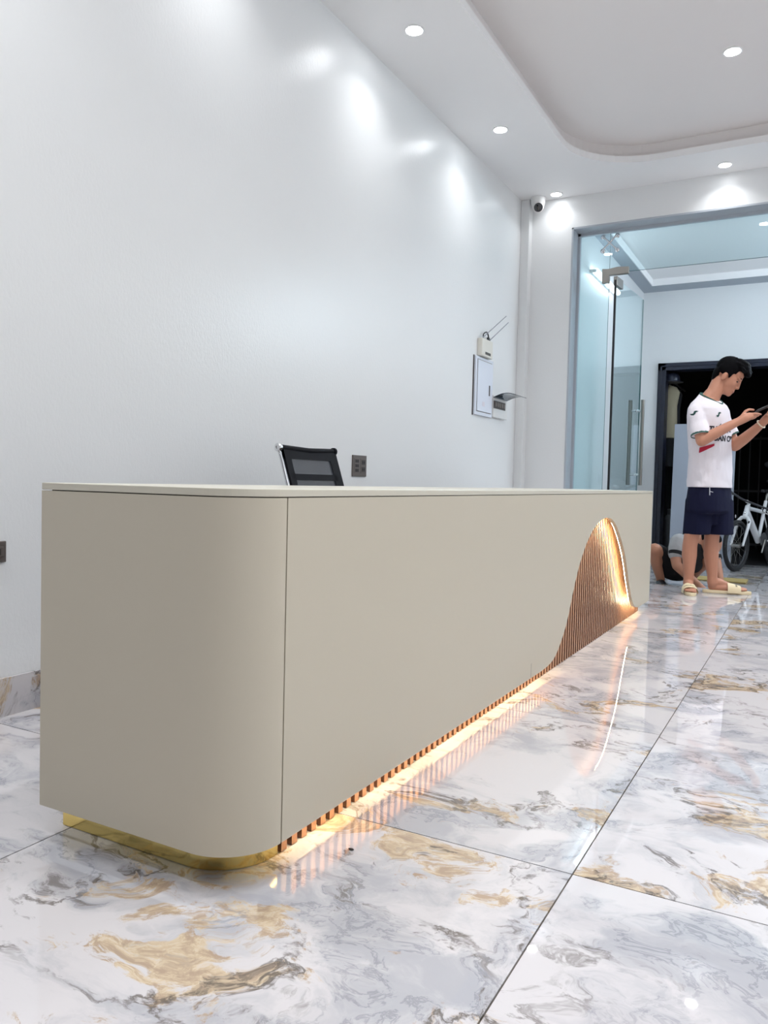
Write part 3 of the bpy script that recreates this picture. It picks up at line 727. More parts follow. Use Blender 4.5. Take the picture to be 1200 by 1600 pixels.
chain(bm, [(0.04, 0.09, 0.84), (0.01, 0.08, 0.62), (-0.008, 0.075, 0.47), (-0.003, 0.095, 0.36), (0.002, 0.105, 0.29), (0.018, 0.105, 0.13), (0.022, 0.105, 0.075)], [0.075, 0.066, 0.056, 0.053, 0.055, 0.036, 0.038])
# feet (heel, arch, ball, five toes)
def foot(anchor, heel, toe, side):
    heel, toe = V3(heel), V3(toe); d = (toe - heel).normalized(); s = V3((-d.y, d.x, 0)) * side; zf = 0.026
    A = lambda f, l, z: tuple(heel + (toe - heel) * f + s * l + V3((0, 0, z)))
    chain(bm, [anchor, A(0.16, 0, zf + 0.030)], [0.037, 0.033])
    chain(bm, [A(0.10, 0, zf + 0.022), A(0.45, 0.006, zf + 0.026), A(0.72, 0.008, zf + 0.014)], [0.03, 0.03, 0.022])
    chain(bm, [A(0.10, 0, zf + 0.022), A(0.45, -0.014, zf + 0.016), A(0.70, -0.024, zf + 0.010)], [0.03, 0.024, 0.018])
    chain(bm, [A(0.25, 0.0, zf + 0.055), A(0.55, 0.008, zf + 0.03)], [0.034, 0.022])
    for l, f, r in ((0.026, 0.93, 0.0125), (0.006, 0.94, 0.009), (-0.010, 0.91, 0.0085), (-0.024, 0.875, 0.008), (-0.036, 0.83, 0.0075)):
        chain(bm, [A(0.66, l * 0.8, zf + 0.014), A(f - 0.1, l, zf + 0.014), A(f, l, zf + 0.009)], [r + 0.003, r + 0.001, r], 10)
RH, RT = (-0.163, 0.135, 0), (-0.215, -0.105, 0)          # right slide heel and toe
LH, LT = (-0.025, 0.125, 0), (0.270, 0.045, 0)
foot((-0.172, 0.075, 0.09), V3(RH) + V3((0, -0.012, 0)), RT, 1)
foot((0.022, 0.105, 0.09), V3(LH) + V3((0.02, 0, 0)), LT, 1)
# neck and head
HC = V3((0.014, -0.012, 1.588)); hp = math.radians(30)
hf = V3((0.88, -0.475, 0)).normalized(); hl = V3((-hf.y, hf.x, 0))
HX = hf * math.cos(hp) - V3((0, 0, math.sin(hp))); HZv = hf * math.sin(hp) + V3((0, 0, math.cos(hp)))
hrot = Matrix((HX, hl, HZv)).transposed()
hpt = lambda x, y, z: HC + hrot @ V3((x, y, z))
chain(bm, [(-0.105, 0.0, 1.40), (-0.075, -0.003, 1.47), hpt(-0.03, 0, -0.03)], [0.066, 0.056, 0.056])
chain(bm, [(-0.145, -0.025, 1.415), (-0.09, -0.003, 1.48)], [0.045, 0.045])
for sdn in (-1, 1):
    chain(bm, [V3((-0.10, 0, 1.395)) + sd * sdn * 0.05, V3((-0.105, 0.0, 1.34)) + sd * sdn * 0.14], [0.04, 0.035])
hb = [((-0.012, 0, 0.055), (0.092, 0.073, 0.088)), ((0.028, 0, 0.0), (0.066, 0.064, 0.085)), ((0.040, 0, -0.055), (0.048, 0.047, 0.052)), ((0.070, 0, -0.088), (0.020, 0.024, 0.018)), ((0.062, 0, 0.062), (0.036, 0.058, 0.045)),
      ((0.058, 0.032, -0.012), (0.028, 0.026, 0.026)), ((0.058, -0.032, -0.012), (0.028, 0.026, 0.026)), ((0.078, 0, 0.038), (0.022, 0.052, 0.010)), ((0.086, 0, -0.058), (0.012, 0.022, 0.008)), ((0.083, 0, -0.071), (0.011, 0.019, 0.008)),
      ((0.082, 0, -0.046), (0.012, 0.020, 0.012)), ((-0.012, 0.075, 0.002), (0.019, 0.010, 0.032)), ((-0.012, -0.075, 0.002), (0.019, 0.010, 0.032))]
for c, r in hb: ell(bm, hpt(*c), r, hrot)
chain(bm, [hpt(0.090, 0, 0.028), hpt(0.099, 0, -0.005), hpt(0.103, 0, -0.024)], [0.010, 0.010, 0.0115])
for s in (-1, 1): ell(bm, hpt(0.093, s * 0.012, -0.028), (0.011, 0.009, 0.008), hrot)
# right arm with hand under the near end of the phone
chain(bm, [(-0.222, -0.092, 1.33), (-0.224, -0.135, 1.24), (-0.210, -0.165, 1.122)], [0.040, 0.045, 0.040])
chain(bm, [(-0.210, -0.165, 1.122), (-0.14, -0.185, 1.167), (-0.05, -0.21, 1.222), (0.025, -0.222, 1.264)], [0.041, 0.040, 0.034, 0.028])
chain(bm, [(0.025, -0.222, 1.262), (0.06, -0.226, 1.285), (0.098, -0.222, 1.300)], [0.029, 0.033, 0.028])
chain(bm, [(0.04, -0.195, 1.268), (0.085, -0.185, 1.290)], [0.026, 0.024])
def fing(pts, r): chain(bm, pts, [r * (1 - 0.10 * i) for i in range(len(pts))], 10)
fing([(0.088, -0.232, 1.312), (0.125, -0.235, 1.318), (0.155, -0.228, 1.318), (0.180, -0.215, 1.316)], 0.0105)
fing([(0.092, -0.222, 1.296), (0.130, -0.222, 1.297), (0.160, -0.205, 1.305), (0.182, -0.180, 1.312)], 0.0105)
fing([(0.088, -0.208, 1.284), (0.125, -0.206, 1.285), (0.155, -0.185, 1.295), (0.172, -0.155, 1.306)], 0.0100)
fing([(0.078, -0.192, 1.276), (0.110, -0.188, 1.278), (0.136, -0.168, 1.288), (0.150, -0.142, 1.298)], 0.0090)
fing([(0.045, -0.205, 1.292), (0.085, -0.185, 1.338), (0.115, -0.172, 1.352), (0.150, -0.165, 1.350)], 0.0125)
# left arm with fingers wrapped round the far end
chain(bm, [(0.018, 0.108, 1.33), (0.075, 0.09, 1.24), (0.122, 0.045, 1.105)], [0.040, 0.044, 0.041])
chain(bm, [(0.122, 0.045, 1.105), (0.165, -0.005, 1.155), (0.21, -0.065, 1.215), (0.240, -0.105, 1.258)], [0.042, 0.041, 0.034, 0.028])
chain(bm, [(0.240, -0.105, 1.258), (0.262, -0.118, 1.288), (0.283, -0.128, 1.318)], [0.028, 0.031, 0.027])
fing([(0.300, -0.120, 1.335), (0.312, -0.150, 1.358), (0.285, -0.185, 1.357), (0.250, -0.196, 1.352)], 0.0100)
fing([(0.298, -0.122, 1.322), (0.312, -0.155, 1.338), (0.275, -0.192, 1.337), (0.236, -0.200, 1.332)], 0.0105)
fing([(0.292, -0.125, 1.308), (0.306, -0.158, 1.320), (0.268, -0.192, 1.318), (0.232, -0.196, 1.314)], 0.0105)
fing([(0.282, -0.128, 1.296), (0.295, -0.155, 1.302), (0.262, -0.182, 1.300), (0.238, -0.182, 1.298)], 0.0092)
fing([(0.272, -0.105, 1.310), (0.298, -0.095, 1.352), (0.308, -0.105, 1.385), (0.303, -0.128, 1.410)], 0.0115)
body = link('body', fuse(bm, 0.0048, 4), M['skin'], pm)

# hair
bm = NB()
for c, r in (((-0.018, 0, 0.075), (0.098, 0.080, 0.088)), ((0.055, 0, 0.115), (0.062, 0.062, 0.046)), ((0.098, 0.004, 0.100), (0.030, 0.052, 0.034)), ((0.116, -0.004, 0.090), (0.020, 0.040, 0.024)), ((-0.074, 0, 0.015), (0.034, 0.062, 0.062)), ((-0.070, 0, -0.028), (0.026, 0.048, 0.032)),
             ((-0.03, 0.060, 0.055), (0.052, 0.020, 0.042)), ((-0.03, -0.060, 0.055), (0.052, 0.020, 0.042)), ((0.018, 0.066, 0.040), (0.011, 0.010, 0.034)), ((0.018, -0.066, 0.040), (0.011, 0.010, 0.034)), ((0.04, 0, 0.145), (0.06, 0.055, 0.026))):
    ell(bm, hpt(*c), r, hrot)
random.seed(3)
for k in range(26):                                       # tufts
    a = random.uniform(-2.6, 2.6); e = random.uniform(0.1, 1.2)
    d = V3((math.cos(a) * math.cos(e), math.sin(a) * math.cos(e) * 0.8, math.sin(e)))
    p0 = V3((0.02, 0, 0.085)) + V3((d.x * 0.095, d.y * 0.085, d.z * 0.075))
    q = p0 + V3((0.022 + 0.01 * random.random(), d.y * 0.015, 0.004 - 0.02 * random.random()))
    chain(bm, [hpt(*p0), hpt(*q)], [0.013, 0.006], 8)
hair = link('hair', fuse(bm, 0.004, 2), M['hair'], pm, 'short black hair')
for s in (-1, 1):
    bm = NB(); ell(bm, hpt(0.0805, s * 0.031, 0.012), (0.007, 0.015, 0.0052), hrot, 2); obj('eye', bm, M['eye'], pm, smooth=True, local=True)
    bm = NB(); chain(bm, [hpt(0.092, s * 0.014, 0.036), hpt(0.093, s * 0.030, 0.042), hpt(0.080, s * 0.046, 0.038)], [0.0035, 0.004, 0.0025], 8); obj('eyebrow', bm, M['hair'], pm, smooth=True, local=True)
bm = NB(); ell(bm, hpt(0.089, 0, -0.060), (0.0095, 0.020, 0.0045), hrot, 2); ell(bm, hpt(0.086, 0, -0.069), (0.0095, 0.017, 0.0055), hrot, 2)
link('mouth', fuse(bm, 0.002, 2), M['lip'], pm)

# shirt: body of the jersey and two sleeves as one garment
def er2(c, a, b, n=36, wob=0.0, ph=0.0):
    c = V3(c); out = []
    for i in range(n):
        t_ = 2 * math.pi * i / n
        k = 1 + wob * math.sin(5 * t_ + ph) + wob * 0.6 * math.sin(9 * t_ + 2 * ph)
        ca, sa = math.cos(t_), math.sin(t_)
        sq = lambda v: math.copysign(abs(v) ** 0.85, v)
        out.append(c + sd * (a * k * sq(ca)) + fd * (b * k * sq(sa)))
    return out
bm = NB()
prof = [((-0.046, 0.06, 0.792), 0.196, 0.130, 0.03), ((-0.048, 0.06, 0.84), 0.194, 0.128, 0.03), ((-0.052, 0.055, 0.92), 0.190, 0.126, 0.024), ((-0.060, 0.045, 1.02), 0.186, 0.124, 0.02), ((-0.072, 0.03, 1.12), 0.184, 0.124, 0.015),
        ((-0.085, 0.015, 1.22), 0.188, 0.126, 0.008), ((-0.098, 0.002, 1.31), 0.192, 0.120, 0.0), ((-0.103, -0.003, 1.36), 0.190, 0.110, 0.0), ((-0.103, -0.004, 1.398), 0.165, 0.096, 0.0), ((-0.098, -0.004, 1.425), 0.118, 0.082, 0.0), ((-0.090, -0.003, 1.447), 0.082, 0.074, 0.0)]
TILT = {9: 0.018, 10: 0.036, 8: 0.006}
rings_ = []
for i, (c, a, b, wb) in enumerate(prof):
    rr = er2(c, a, b, 36, wb, 1.3 * i)
    for p in rr: p.z -= TILT.get(i, 0) * (p - V3(c)).dot(fd) / b
    rings_.append(rr)
loft(bm, rings_)
def sleeve(p0, p1, ra, rb):
    p0, p1 = V3(p0), V3(p1); x, y = frame_of(p1 - p0)
    loft(bm, [ring(p0 + (p1 - p0) * f, ra + (rb - ra) * f + wv, ra + (rb - ra) * f + wv, x, y, 24) for f, wv in ((0, 0), (0.25, 0.003), (0.5, -0.002), (0.75, 0.003), (1, 0))])
    ell(bm, p0, (ra, ra, ra))
SR0, SR1 = (-0.226, -0.092, 1.335), (-0.216, -0.150, 1.165)
SL0, SL1 = (0.018, 0.108, 1.335), (0.100, 0.070, 1.178)
sleeve(SR0, SR1, 0.062, 0.064); sleeve(SL0, SL1, 0.062, 0.062)
shirt_me = fuse(bm, 0.0065, 3)
shirt = link('jersey', shirt_me, M['shirt'], pm, 'white football jersey with green trim')
tb = NB(); tb.from_mesh(shirt_me); bvh = BVHTree.FromBMesh(tb)
def band(p0, p1, r0_, r1_, th=0.003):
    p0, p1 = V3(p0), V3(p1); x, y = frame_of(p1 - p0); b = NB()
    loft(b, [ring(p0, r0_, r0_, x, y, 28), ring(p0, r0_ + th, r0_ + th, x, y, 28), ring(p1, r1_ + th, r1_ + th, x, y, 28), ring(p1, r1_, r1_, x, y, 28)], caps=False); return b
for a, b_, r_ in ((SR0, SR1, 0.0635), (SL0, SL1, 0.0615)):
    a, b_ = V3(a), V3(b_)
    obj('sleeve_trim', band(a + (b_ - a) * 0.95, a + (b_ - a) * 1.02, r_ - 0.004, r_ - 0.003, 0.004), M['green'], shirt, smooth=True, local=True, label='dark green sleeve hem')
def on_shirt(pts, origin, right, upv, into):
    """lay flat points (x,y) on the jersey; None where nothing is hit"""
    out = []
    for x, y in pts:
        p = origin + right * x + upv * y - into * 0.3
        h = bvh.ray_cast(p, into)
        out.append(h[0] - into * 0.0030 if h[0] else None)
    return out
def lay(name, bmt, origin, right, upv, into, m, label=None):
    for _ in range(4):
        bmesh.ops.triangulate(bmt, faces=bmt.faces[:])
        long_ = [e for e in bmt.edges if e.calc_length() > 0.008]
        if not long_: break
        bmesh.ops.subdivide_edges(bmt, edges=long_, cuts=1, use_grid_fill=False)
    bmesh.ops.triangulate(bmt, faces=bmt.faces[:])
    vv = list(bmt.verts); pos = on_shirt([(v.co.x, v.co.y) for v in vv], origin, right, upv, into); bad = []
    for v, p in zip(vv, pos):
        if p is None: bad.append(v)
        else: v.co = p
    bmesh.ops.delete(bmt, geom=bad, context='VERTS')
    return obj(name, bmt, m, shirt, local=True, label=label)
into = V3((-0.28, 0.96, 0)).normalized(); rgt = V3((0.96, 0.28, 0)); upv = V3((0.0, 0, 1))
lay('lettering', text_mesh('THIẾT LỰC', 0.046, 0.0020), V3((-0.040, -0.12, 1.212)), rgt, upv, into, M['print'], 'black printed lettering')
lay('lettering', text_mesh('TUAN CBT', 0.056, 0.0024), V3((-0.008, -0.12, 1.146)), rgt, upv, into, M['print'], 'black printed lettering')
def swoosh(sc_):
    top = [(-1.0, -0.30), (-0.80, -0.72), (-0.35, -0.78), (0.05, -0.42), (0.22, 0.04), (0.50, 0.22), (1.0, 0.40), (0.40, 0.62), (-0.10, 0.52), (-0.28, 0.12), (-0.36, -0.20), (-0.60, -0.30)]
    b = NB(); b.faces.new([b.verts.new((x * sc_, y * sc_, 0)) for x, y in top]); return b
lay('emblem', swoosh(0.027), V3((-0.082, -0.12, 1.318)), rgt, upv, into, M['logo'], 'dark green hook-shaped emblem')
lay('emblem', swoosh(0.024), V3((-0.262, -0.2, 1.322)), V3((1, 0, 0)), V3((0, 0, 1)), V3((0, 1, 0)), M['logo'], 'dark green hook-shaped emblem')
b = NB(); b.faces.new([b.verts.new((x, y, 0)) for x, y in ((-0.052, -0.022), (-0.046, -0.021), (0.045, 0.030), (0.045, 0.046), (-0.052, 0.016))])
lay('side_panel', b, V3((-0.145, -0.3, 1.062)), V3((1, 0, 0)), V3((0, 0, 1)), V3((0, 1, 0)), M['red'], 'red side panel')
# collar: V-neck band lying on the jersey
cpts = []
for i in range(25):
    t_ = 2 * math.pi * i / 24
    c = V3((-0.090, -0.003, 1.449)) + sd * (0.078 * math.cos(t_)) + fd * (0.071 * math.sin(t_))
    c.z -= 0.036 * math.sin(t_) + 0.016 * max(0, math.sin(t_)) ** 3; c += fd * 0.010 * max(0, math.sin(t_)) ** 3
    cpts.append(c)
obj('collar', Tube(cpts, 0.0075, 8), M['green'], shirt, smooth=True, local=True, label='dark green collar band')
tb.free()

# shorts
bm = NB()
loft(bm, [er2((-0.046, 0.062, 0.86), 0.172, 0.112, 28), er2((-0.046, 0.062, 0.78), 0.188, 0.122, 28, 0.008), er2((-0.046, 0.06, 0.70), 0.196, 0.130, 28, 0.01, 1), er2((-0.046, 0.06, 0.62), 0.196, 0.130, 28, 0.012, 1.5), er2((-0.046, 0.06, 0.60), 0.18, 0.115, 28)])
def short_leg(c0, c1, a0, b0, a1, b1, ph):
    c0, c1 = V3(c0), V3(c1); rg = []
    for i in range(6):
        f = i / 5; rg.append(er2(c0.lerp(c1, f), a0 + (a1 - a0) * f, b0 + (b1 - b0) * f, 28, 0.03 * f, ph + f))
    loft(bm, rg)
short_leg((-0.124, 0.03, 0.70), (-0.146, 0.026, 0.445), 0.098, 0.10, 0.084, 0.092, 0.3)
short_leg((0.034, 0.085, 0.70), (0.036, 0.082, 0.445), 0.098, 0.10, 0.102, 0.102, 2.0)
loft(bm, [er2((-0.05, 0.06, 0.70), 0.12, 0.11, 20), er2((-0.055, 0.06, 0.52), 0.075, 0.085, 20)])
shorts = link('shorts', fuse(bm, 0.0065, 3), M['shorts'], pm, 'knee length navy shorts')
obj('drawstring', Tube([(-0.112, -0.098, 0.80), (-0.113, -0.103, 0.77), (-0.111, -0.101, 0.735)], 0.0035, 6), M['cord'], shorts, smooth=True, local=True)
obj('drawstring', Tube([(-0.110, -0.098, 0.765), (-0.085, -0.094, 0.758)], 0.0030, 6), M['cord'], shorts, smooth=True, local=True)
b = NB(); ell(b, (0.118, -0.02, 0.585), (0.004, 0.006, 0.014), sub=2); obj('tag', b, M['cord'], shorts, local=True)

# slides
def slide(heel, toe, wd, label_text):
    heel, toe = V3(heel), V3(toe); d = (toe - heel).normalized(); s = V3((-d.y, d.x, 0)); Ln = (toe - heel).length
    plan = []
    for i in range(28):
        a = 2 * math.pi * i / 28; f = 0.5 + 0.56 * math.cos(a); l = math.sin(a) * wd * (0.82 + 0.18 * math.cos(a - 0.4)); plan.append((f, l))
    P = lambda f, l, z: heel + d * (Ln * f) + s * l + V3((0, 0, z))
    b = NB(); loft(b, [[P(f * 0.99 + 0.005, l * 0.94, 0.001) for f, l in plan], [P(f, l, 0.008) for f, l in plan], [P(f, l, 0.020) for f, l in plan], [P(f * 0.985 + 0.0075, l * 0.95, 0.025) for f, l in plan]])
    so = obj('slide_sole', b, M['slide'], pm, smooth=True, local=True, label='cream rubber slide')
    rg = []
    for i in range(13):
        a = math.pi * i / 12; l = wd * 1.02 * math.cos(a); z = 0.018 + 0.056 * math.sin(a) ** 0.6
        row = []
        for f, dz in ((0.50, 0.010), (0.62, 0.004), (0.80, -0.010)):
            row.append(P(f, l, z + dz * math.sin(a)))
        rg.append(row)
    b = NB(); n = len(rg[0]); th = 0.006
    top = [[b.verts.new(p) for p in r] for r in rg]; bot = [[b.verts.new(p - V3((0, 0, th)) * 1.0) for p in r] for r in rg]
    for i in range(12):
        for j in range(n - 1):
            b.faces.new((top[i][j], top[i + 1][j], top[i + 1][j + 1], top[i][j + 1])); b.faces.new((bot[i][j], bot[i][j + 1], bot[i + 1][j + 1], bot[i + 1][j]))
        b.faces.new((top[i][0], bot[i][0], bot[i + 1][0], top[i + 1][0])); b.faces.new((top[i][-1], top[i + 1][-1], bot[i + 1][-1], bot[i][-1]))
    st = obj('strap', b, M['slide'], so, smooth=True, local=True)
    tm = text_mesh('C-LAXEN', 0.020, 0.0006)
    for v in tm.verts:                                    # wrap the word over the strap
        a = math.pi / 2 - v.co.x / 0.046
        l = wd * 1.03 * math.cos(a); f = 0.70 - v.co.y / Ln
        dz = 0.010 + (-0.020) * (f - 0.50) / 0.30
        v.co = P(f, -l, 0.0192 + 0.056 * math.sin(a) ** 0.6 + dz * math.sin(a))
    obj('lettering', tm, M['print'], so, local=True, label='dark printed word')
slide(RH, RT, 0.052, 0); slide(LH, LT, 0.050, 0)
b = NB(); x, y = frame_of(V3((0.03, -0.04, 0.043)))
cb = V3((0.238, -0.102, 1.256))
pts = [cb + x * 0.033 * math.cos(2 * math.pi * i / 20) + y * 0.033 * math.sin(2 * math.pi * i / 20) for i in range(21)]
obj('bracelet', Tube(pts, 0.005, 8), M['bracelet'], pm, smooth=True, local=True, label='pale beaded bracelet')

# phone held in both hands
ph = thing('smartphone', 'dark phone held sideways in both hands of the standing person', 'phone', tuple(ROOT['person'] @ V3((0.238, -0.165, 1.372))), mrot)
pl = V3((0.150, -0.012, 0.073)).normalized(); pn = V3((-0.44, 0.26, 0.86)); pn = (pn - pl * pn.dot(pl)).normalized(); ps = pn.cross(pl)
pmx = Matrix((pl, ps, pn)).transposed().to_4x4()
b = Box(-0.080, 0.080, -0.038, 0.038, -0.0045, 0.0045); b.transform(pmx); obj('body', b, M['grip'], ph, local=True, bevel=0.003)
b = Box(-0.076, 0.076, -0.035, 0.035, 0.0044, 0.0050); b.transform(pmx); obj('screen', b, M['lens'], ph, local=True)
b = Box(0.048, 0.074, -0.032, -0.004, -0.0065, -0.0044); b.transform(pmx); obj('camera_bump', b, M['black'], ph, local=True, bevel=0.001)

# ------------------------------------------------------------------ squatting man beyond the step
sq = thing('person', 'person squatting behind the standing one, grey sleeved dark shirt, hands on the floor', 'person', (-0.85, 6.98, HZ), mrot)
G = lambda u, v, z: (u, v, z + 0.06)                       # z given above the main floor
bm = NB()
chain(bm, [G(-0.05, 0.24, 0.12), G(-0.03, 0.14, 0.22), G(-0.02, 0.0, 0.30), G(-0.01, -0.04, 0.335)], [0.13, 0.125, 0.125, 0.10])
chain(bm, [G(-0.02, -0.02, 0.32), G(0.06, -0.09, 0.34)], [0.06, 0.055])
for k, (c, r) in enumerate((((0.085, -0.12, 0.335), (0.085, 0.075, 0.095)), ((0.075, -0.17, 0.305), (0.055, 0.05, 0.06)))): ell(bm, G(*c), r)
ell(bm, G(0.075, -0.222, 0.300), (0.012, 0.014, 0.012)); ell(bm, G(0.0, -0.12, 0.32), (0.010, 0.018, 0.028)); ell(bm, G(0.078, -0.195, 0.262), (0.03, 0.03, 0.02))
chain(bm, [G(-0.145, -0.03, 0.335), G(-0.182, -0.06, 0.24), G(-0.185, -0.11, 0.15)], [0.06, 0.047, 0.040])
chain(bm, [G(-0.185, -0.11, 0.15), G(-0.11, -0.17, 0.07), G(-0.045, -0.21, 0.01)], [0.041, 0.037, 0.027])
chain(bm, [G(0.115, 0.02, 0.29), G(0.150, -0.06, 0.20), G(0.150, -0.12, 0.12)], [0.058, 0.044, 0.036])
chain(bm, [G(0.150, -0.12, 0.12), G(0.147, -0.19, 0.02)], [0.036, 0.027])
for hx, hy, d in ((-0.035, -0.215, 1), (0.145, -0.20, -1)):
    chain(bm, [G(hx, hy, 0.0), G(hx + 0.02 * d, hy - 0.035, -0.03)], [0.027, 0.03])
    for k, l in enumerate((-0.027, -0.009, 0.009, 0.026)):
        chain(bm, [G(hx + 0.02 * d + l, hy - 0.045, -0.032), G(hx + 0.025 * d + l * 1.1, hy - 0.08 + abs(l) * 0.4, -0.040), G(hx + 0.028 * d + l * 1.1, hy - 0.098 + abs(l) * 0.5, -0.05)], [0.0105, 0.009, 0.008], 10)
    chain(bm, [G(hx - 0.02 * d, hy - 0.02, -0.02), G(hx - 0.036 * d, hy - 0.05, -0.042)], [0.011, 0.009], 10)
chain(bm, [G(-0.12, 0.20, 0.12), G(-0.325, 0.02, 0.265)], [0.08, 0.055])
chain(bm, [G(-0.325, 0.02, 0.265), G(-0.295, 0.06, 0.15), G(-0.235, 0.10, 0.0)], [0.047, 0.045, 0.034])
chain(bm, [G(0.04, 0.20, 0.12), G(0.075, -0.06, 0.185)], [0.08, 0.055])
chain(bm, [G(0.078, -0.06, 0.185), G(0.03, 0.02, 0.10), G(0.0, 0.10, 0.0)], [0.050, 0.046, 0.034])
link('body', fuse(bm, 0.006, 4), M['skin2'], sq)
bm = NB()                                                  # dark shirt body and shorts
chain(bm, [G(-0.05, 0.22, 0.14), G(-0.03, 0.12, 0.24), G(-0.02, -0.01, 0.30)], [0.15, 0.145, 0.138])
chain(bm, [G(-0.06, -0.03, 0.27), G(-0.03, -0.05, 0.16)], [0.10, 0.08])
shirt2 = link('shirt', fuse(bm, 0.008, 3), M['black_cloth'], sq, 'dark shirt body')
bm = NB()
chain(bm, [G(-0.12, 0.21, 0.12), G(-0.20, 0.13, 0.19), G(-0.285, 0.06, 0.245)], [0.11, 0.085, 0.068])
chain(bm, [G(0.04, 0.20, 0.12), G(0.05, 0.08, 0.16), G(0.06, 0.0, 0.175)], [0.11, 0.085, 0.068])
ell(bm, G(-0.05, 0.24, 0.10), (0.17, 0.14, 0.12))
link('shorts', fuse(bm, 0.008, 3), M['black_cloth'], sq)
bm = NB(); chain(bm, [G(-0.137, -0.02, 0.33), G(-0.165, -0.05, 0.285), G(-0.182, -0.065, 0.240)], [0.079, 0.070, 0.060])
sl = link('sleeve', fuse(bm, 0.007, 2), M['grey_cloth'], sq, 'mottled grey raglan sleeve')
obj('sleeve_trim', band(G(-0.176, -0.065, 0.252), G(-0.183, -0.075, 0.228), 0.055, 0.050, 0.008), M['black_cloth'], sl, smooth=True, local=True)
bm = NB(); chain(bm, [G(0.10, 0.03, 0.29), G(0.135, -0.02, 0.25), G(0.148, -0.05, 0.215)], [0.07, 0.06, 0.052])
sl = link('sleeve', fuse(bm, 0.007, 2), M['grey_cloth'], sq, 'mottled grey raglan sleeve')
obj('sleeve_trim', band(G(0.147, -0.046, 0.222), G(0.152, -0.06, 0.198), 0.050, 0.046, 0.008), M['black_cloth'], sl, smooth=True, local=True)
bm = NB(); ell(bm, G(0.085, -0.095, 0.352), (0.094, 0.082, 0.092)); ell(bm, G(0.085, -0.15, 0.372), (0.072, 0.05, 0.05))
link('hair', fuse(bm, 0.006, 2), M['hair'], sq)
for u, v, du in ((-0.235, 0.08, -0.02), (0.0, 0.08, 0.02)):
    bm = NB(); chain(bm, [G(u, v + 0.035, -0.022), G(u + du, v - 0.06, -0.026), G(u + du * 1.5, v - 0.12, -0.032)], [0.037, 0.035, 0.027]); 
    so = link('shoe', fuse(bm, 0.005, 2), M['shoe'], sq)
    obj('shoe_sole', loft(NB(), [[G(u + du * f + l, v + 0.07 - 0.22 * f, z) for f, l in ((0, -0.03), (0.4, -0.036), (0.85, -0.036), (1, -0.018), (1, 0.018), (0.85, 0.036), (0.4, 0.036), (0, 0.03))] for z in (-0.0595, -0.048)]), M['plastic_white'], so, local=True)

bd = obj('flat_board', NB() if False else Box(-0.98, -0.50, 7.72, 8.02, HZ + 0.002, HZ + 0.014), M['cardboard'], bevel=0.002)
tag(bd, 'tan flat board lying on the hall floor behind the squatting person', 'board')

# ------------------------------------------------------------------ things in and before the dark doorway
lb = thing('leaning_board', 'tall pale grey board propped in the dark doorway behind the people', 'board', (-1.07, 9.3, HZ))
bm = Box(-1.395, -0.76, 9.24, 9.262, HZ + 0.001, 1.50); bm.transform(Matrix.Translation((0, 9.24, HZ)) @ Matrix.Rotation(math.radians(-3.2), 4, 'X') @ Matrix.Translation((0, -9.24, -HZ)))
obj('panel', bm, M['board'], lb, bevel=0.003)
bm = Box(-1.395, -1.375, 9.262, 9.30, HZ + 0.001, 1.50); bm.transform(Matrix.Translation((0, 9.24, HZ)) @ Matrix.Rotation(math.radians(-3.2), 4, 'X') @ Matrix.Translation((0, -9.24, -HZ)))
obj('edge_rail', bm, M['board'], lb)
def garment(x, y, z1, z0, wdt, m, label, nm='hanging_garment'):
    o = thing(nm, label, 'clothing', (x, y, z0))
    prof_ = [(0.02, 0.02, z1), (0.7, 0.05, z1 - 0.03), (1.0, 0.07, z1 - 0.09), (0.8, 0.07, z1 - 0.25), (0.88, 0.075, z0 + 0.05), (0.9, 0.07, z0)]
    bm = NB(); loft(bm, [ring((x, y, z), a * wdt / 2, b_, V3((1, 0, 0)), V3((0, 1, 0)), 18) for a, b_, z in prof_]); obj('cloth', bm, m, o, smooth=True)
    obj('hook', Tube([(x, y, z1 - 0.01), (x, y, z1 + 0.05), (x + 0.005, y, z1 + 0.058)], 0.003, 8), M['iron'], o, smooth=True)
rk = thing('coat_rail', 'dark rail on the store side wall that garments hang from', 'rail', (-1.62, 10.2, 2.0))
obj('bar', Tube([(-1.565, HW + 0.26, 2.08), (-1.565, 11.2, 2.08)], 0.012, 10), M['iron'], rk, smooth=True)
for yy in (HW + 0.30, 11.1): obj('bracket', Tube([(-1.565, yy, 2.08), (XO0 - 0.2, yy, 2.08)], 0.008, 8), M['iron'], rk, smooth=True)
garment(-1.565, 9.95, 2.012, 1.38, 0.24, M['khaki'], 'khaki garment hanging just inside the dark doorway')
garment(-1.565, 10.25, 2.012, 1.05, 0.22, M['black_cloth'], 'black garment hanging deeper in the dark doorway')
ht = thing('hat', 'dark round hat hung above the khaki garment', 'hat', (-1.50, 9.73, 2.03))
obj('crown', lathe(NB(), [(0.085, 0), (0.08, 0.05), (0.055, 0.085), (0.01, 0.095)], (-1.50, 9.73, 2.03), n=20), M['navy'], ht, smooth=True)
obj('peg', Tube([(-1.50, 9.73, 2.10), (XO0 - 0.2, 9.73, 2.12)], 0.008, 8), M['iron'], ht)
obj('brim', lathe(NB(), [(0.085, 0.0), (0.12, -0.012), (0.122, -0.018), (0.085, -0.006)], (-1.50, 9.73, 2.03), n=20), M['navy'], ht, smooth=True)
cy = thing('gas_cylinder', 'dull grey cylinder standing inside the doorway by its frame', 'cylinder', (-1.50, 10.0, HZ))
obj('tank', lathe(NB(), [(0.075, 0.0), (0.085, 0.02), (0.085, 0.44), (0.07, 0.50), (0.035, 0.53)], (-1.50, 10.0, HZ), n=24), M['grey_metal'], cy, smooth=True)
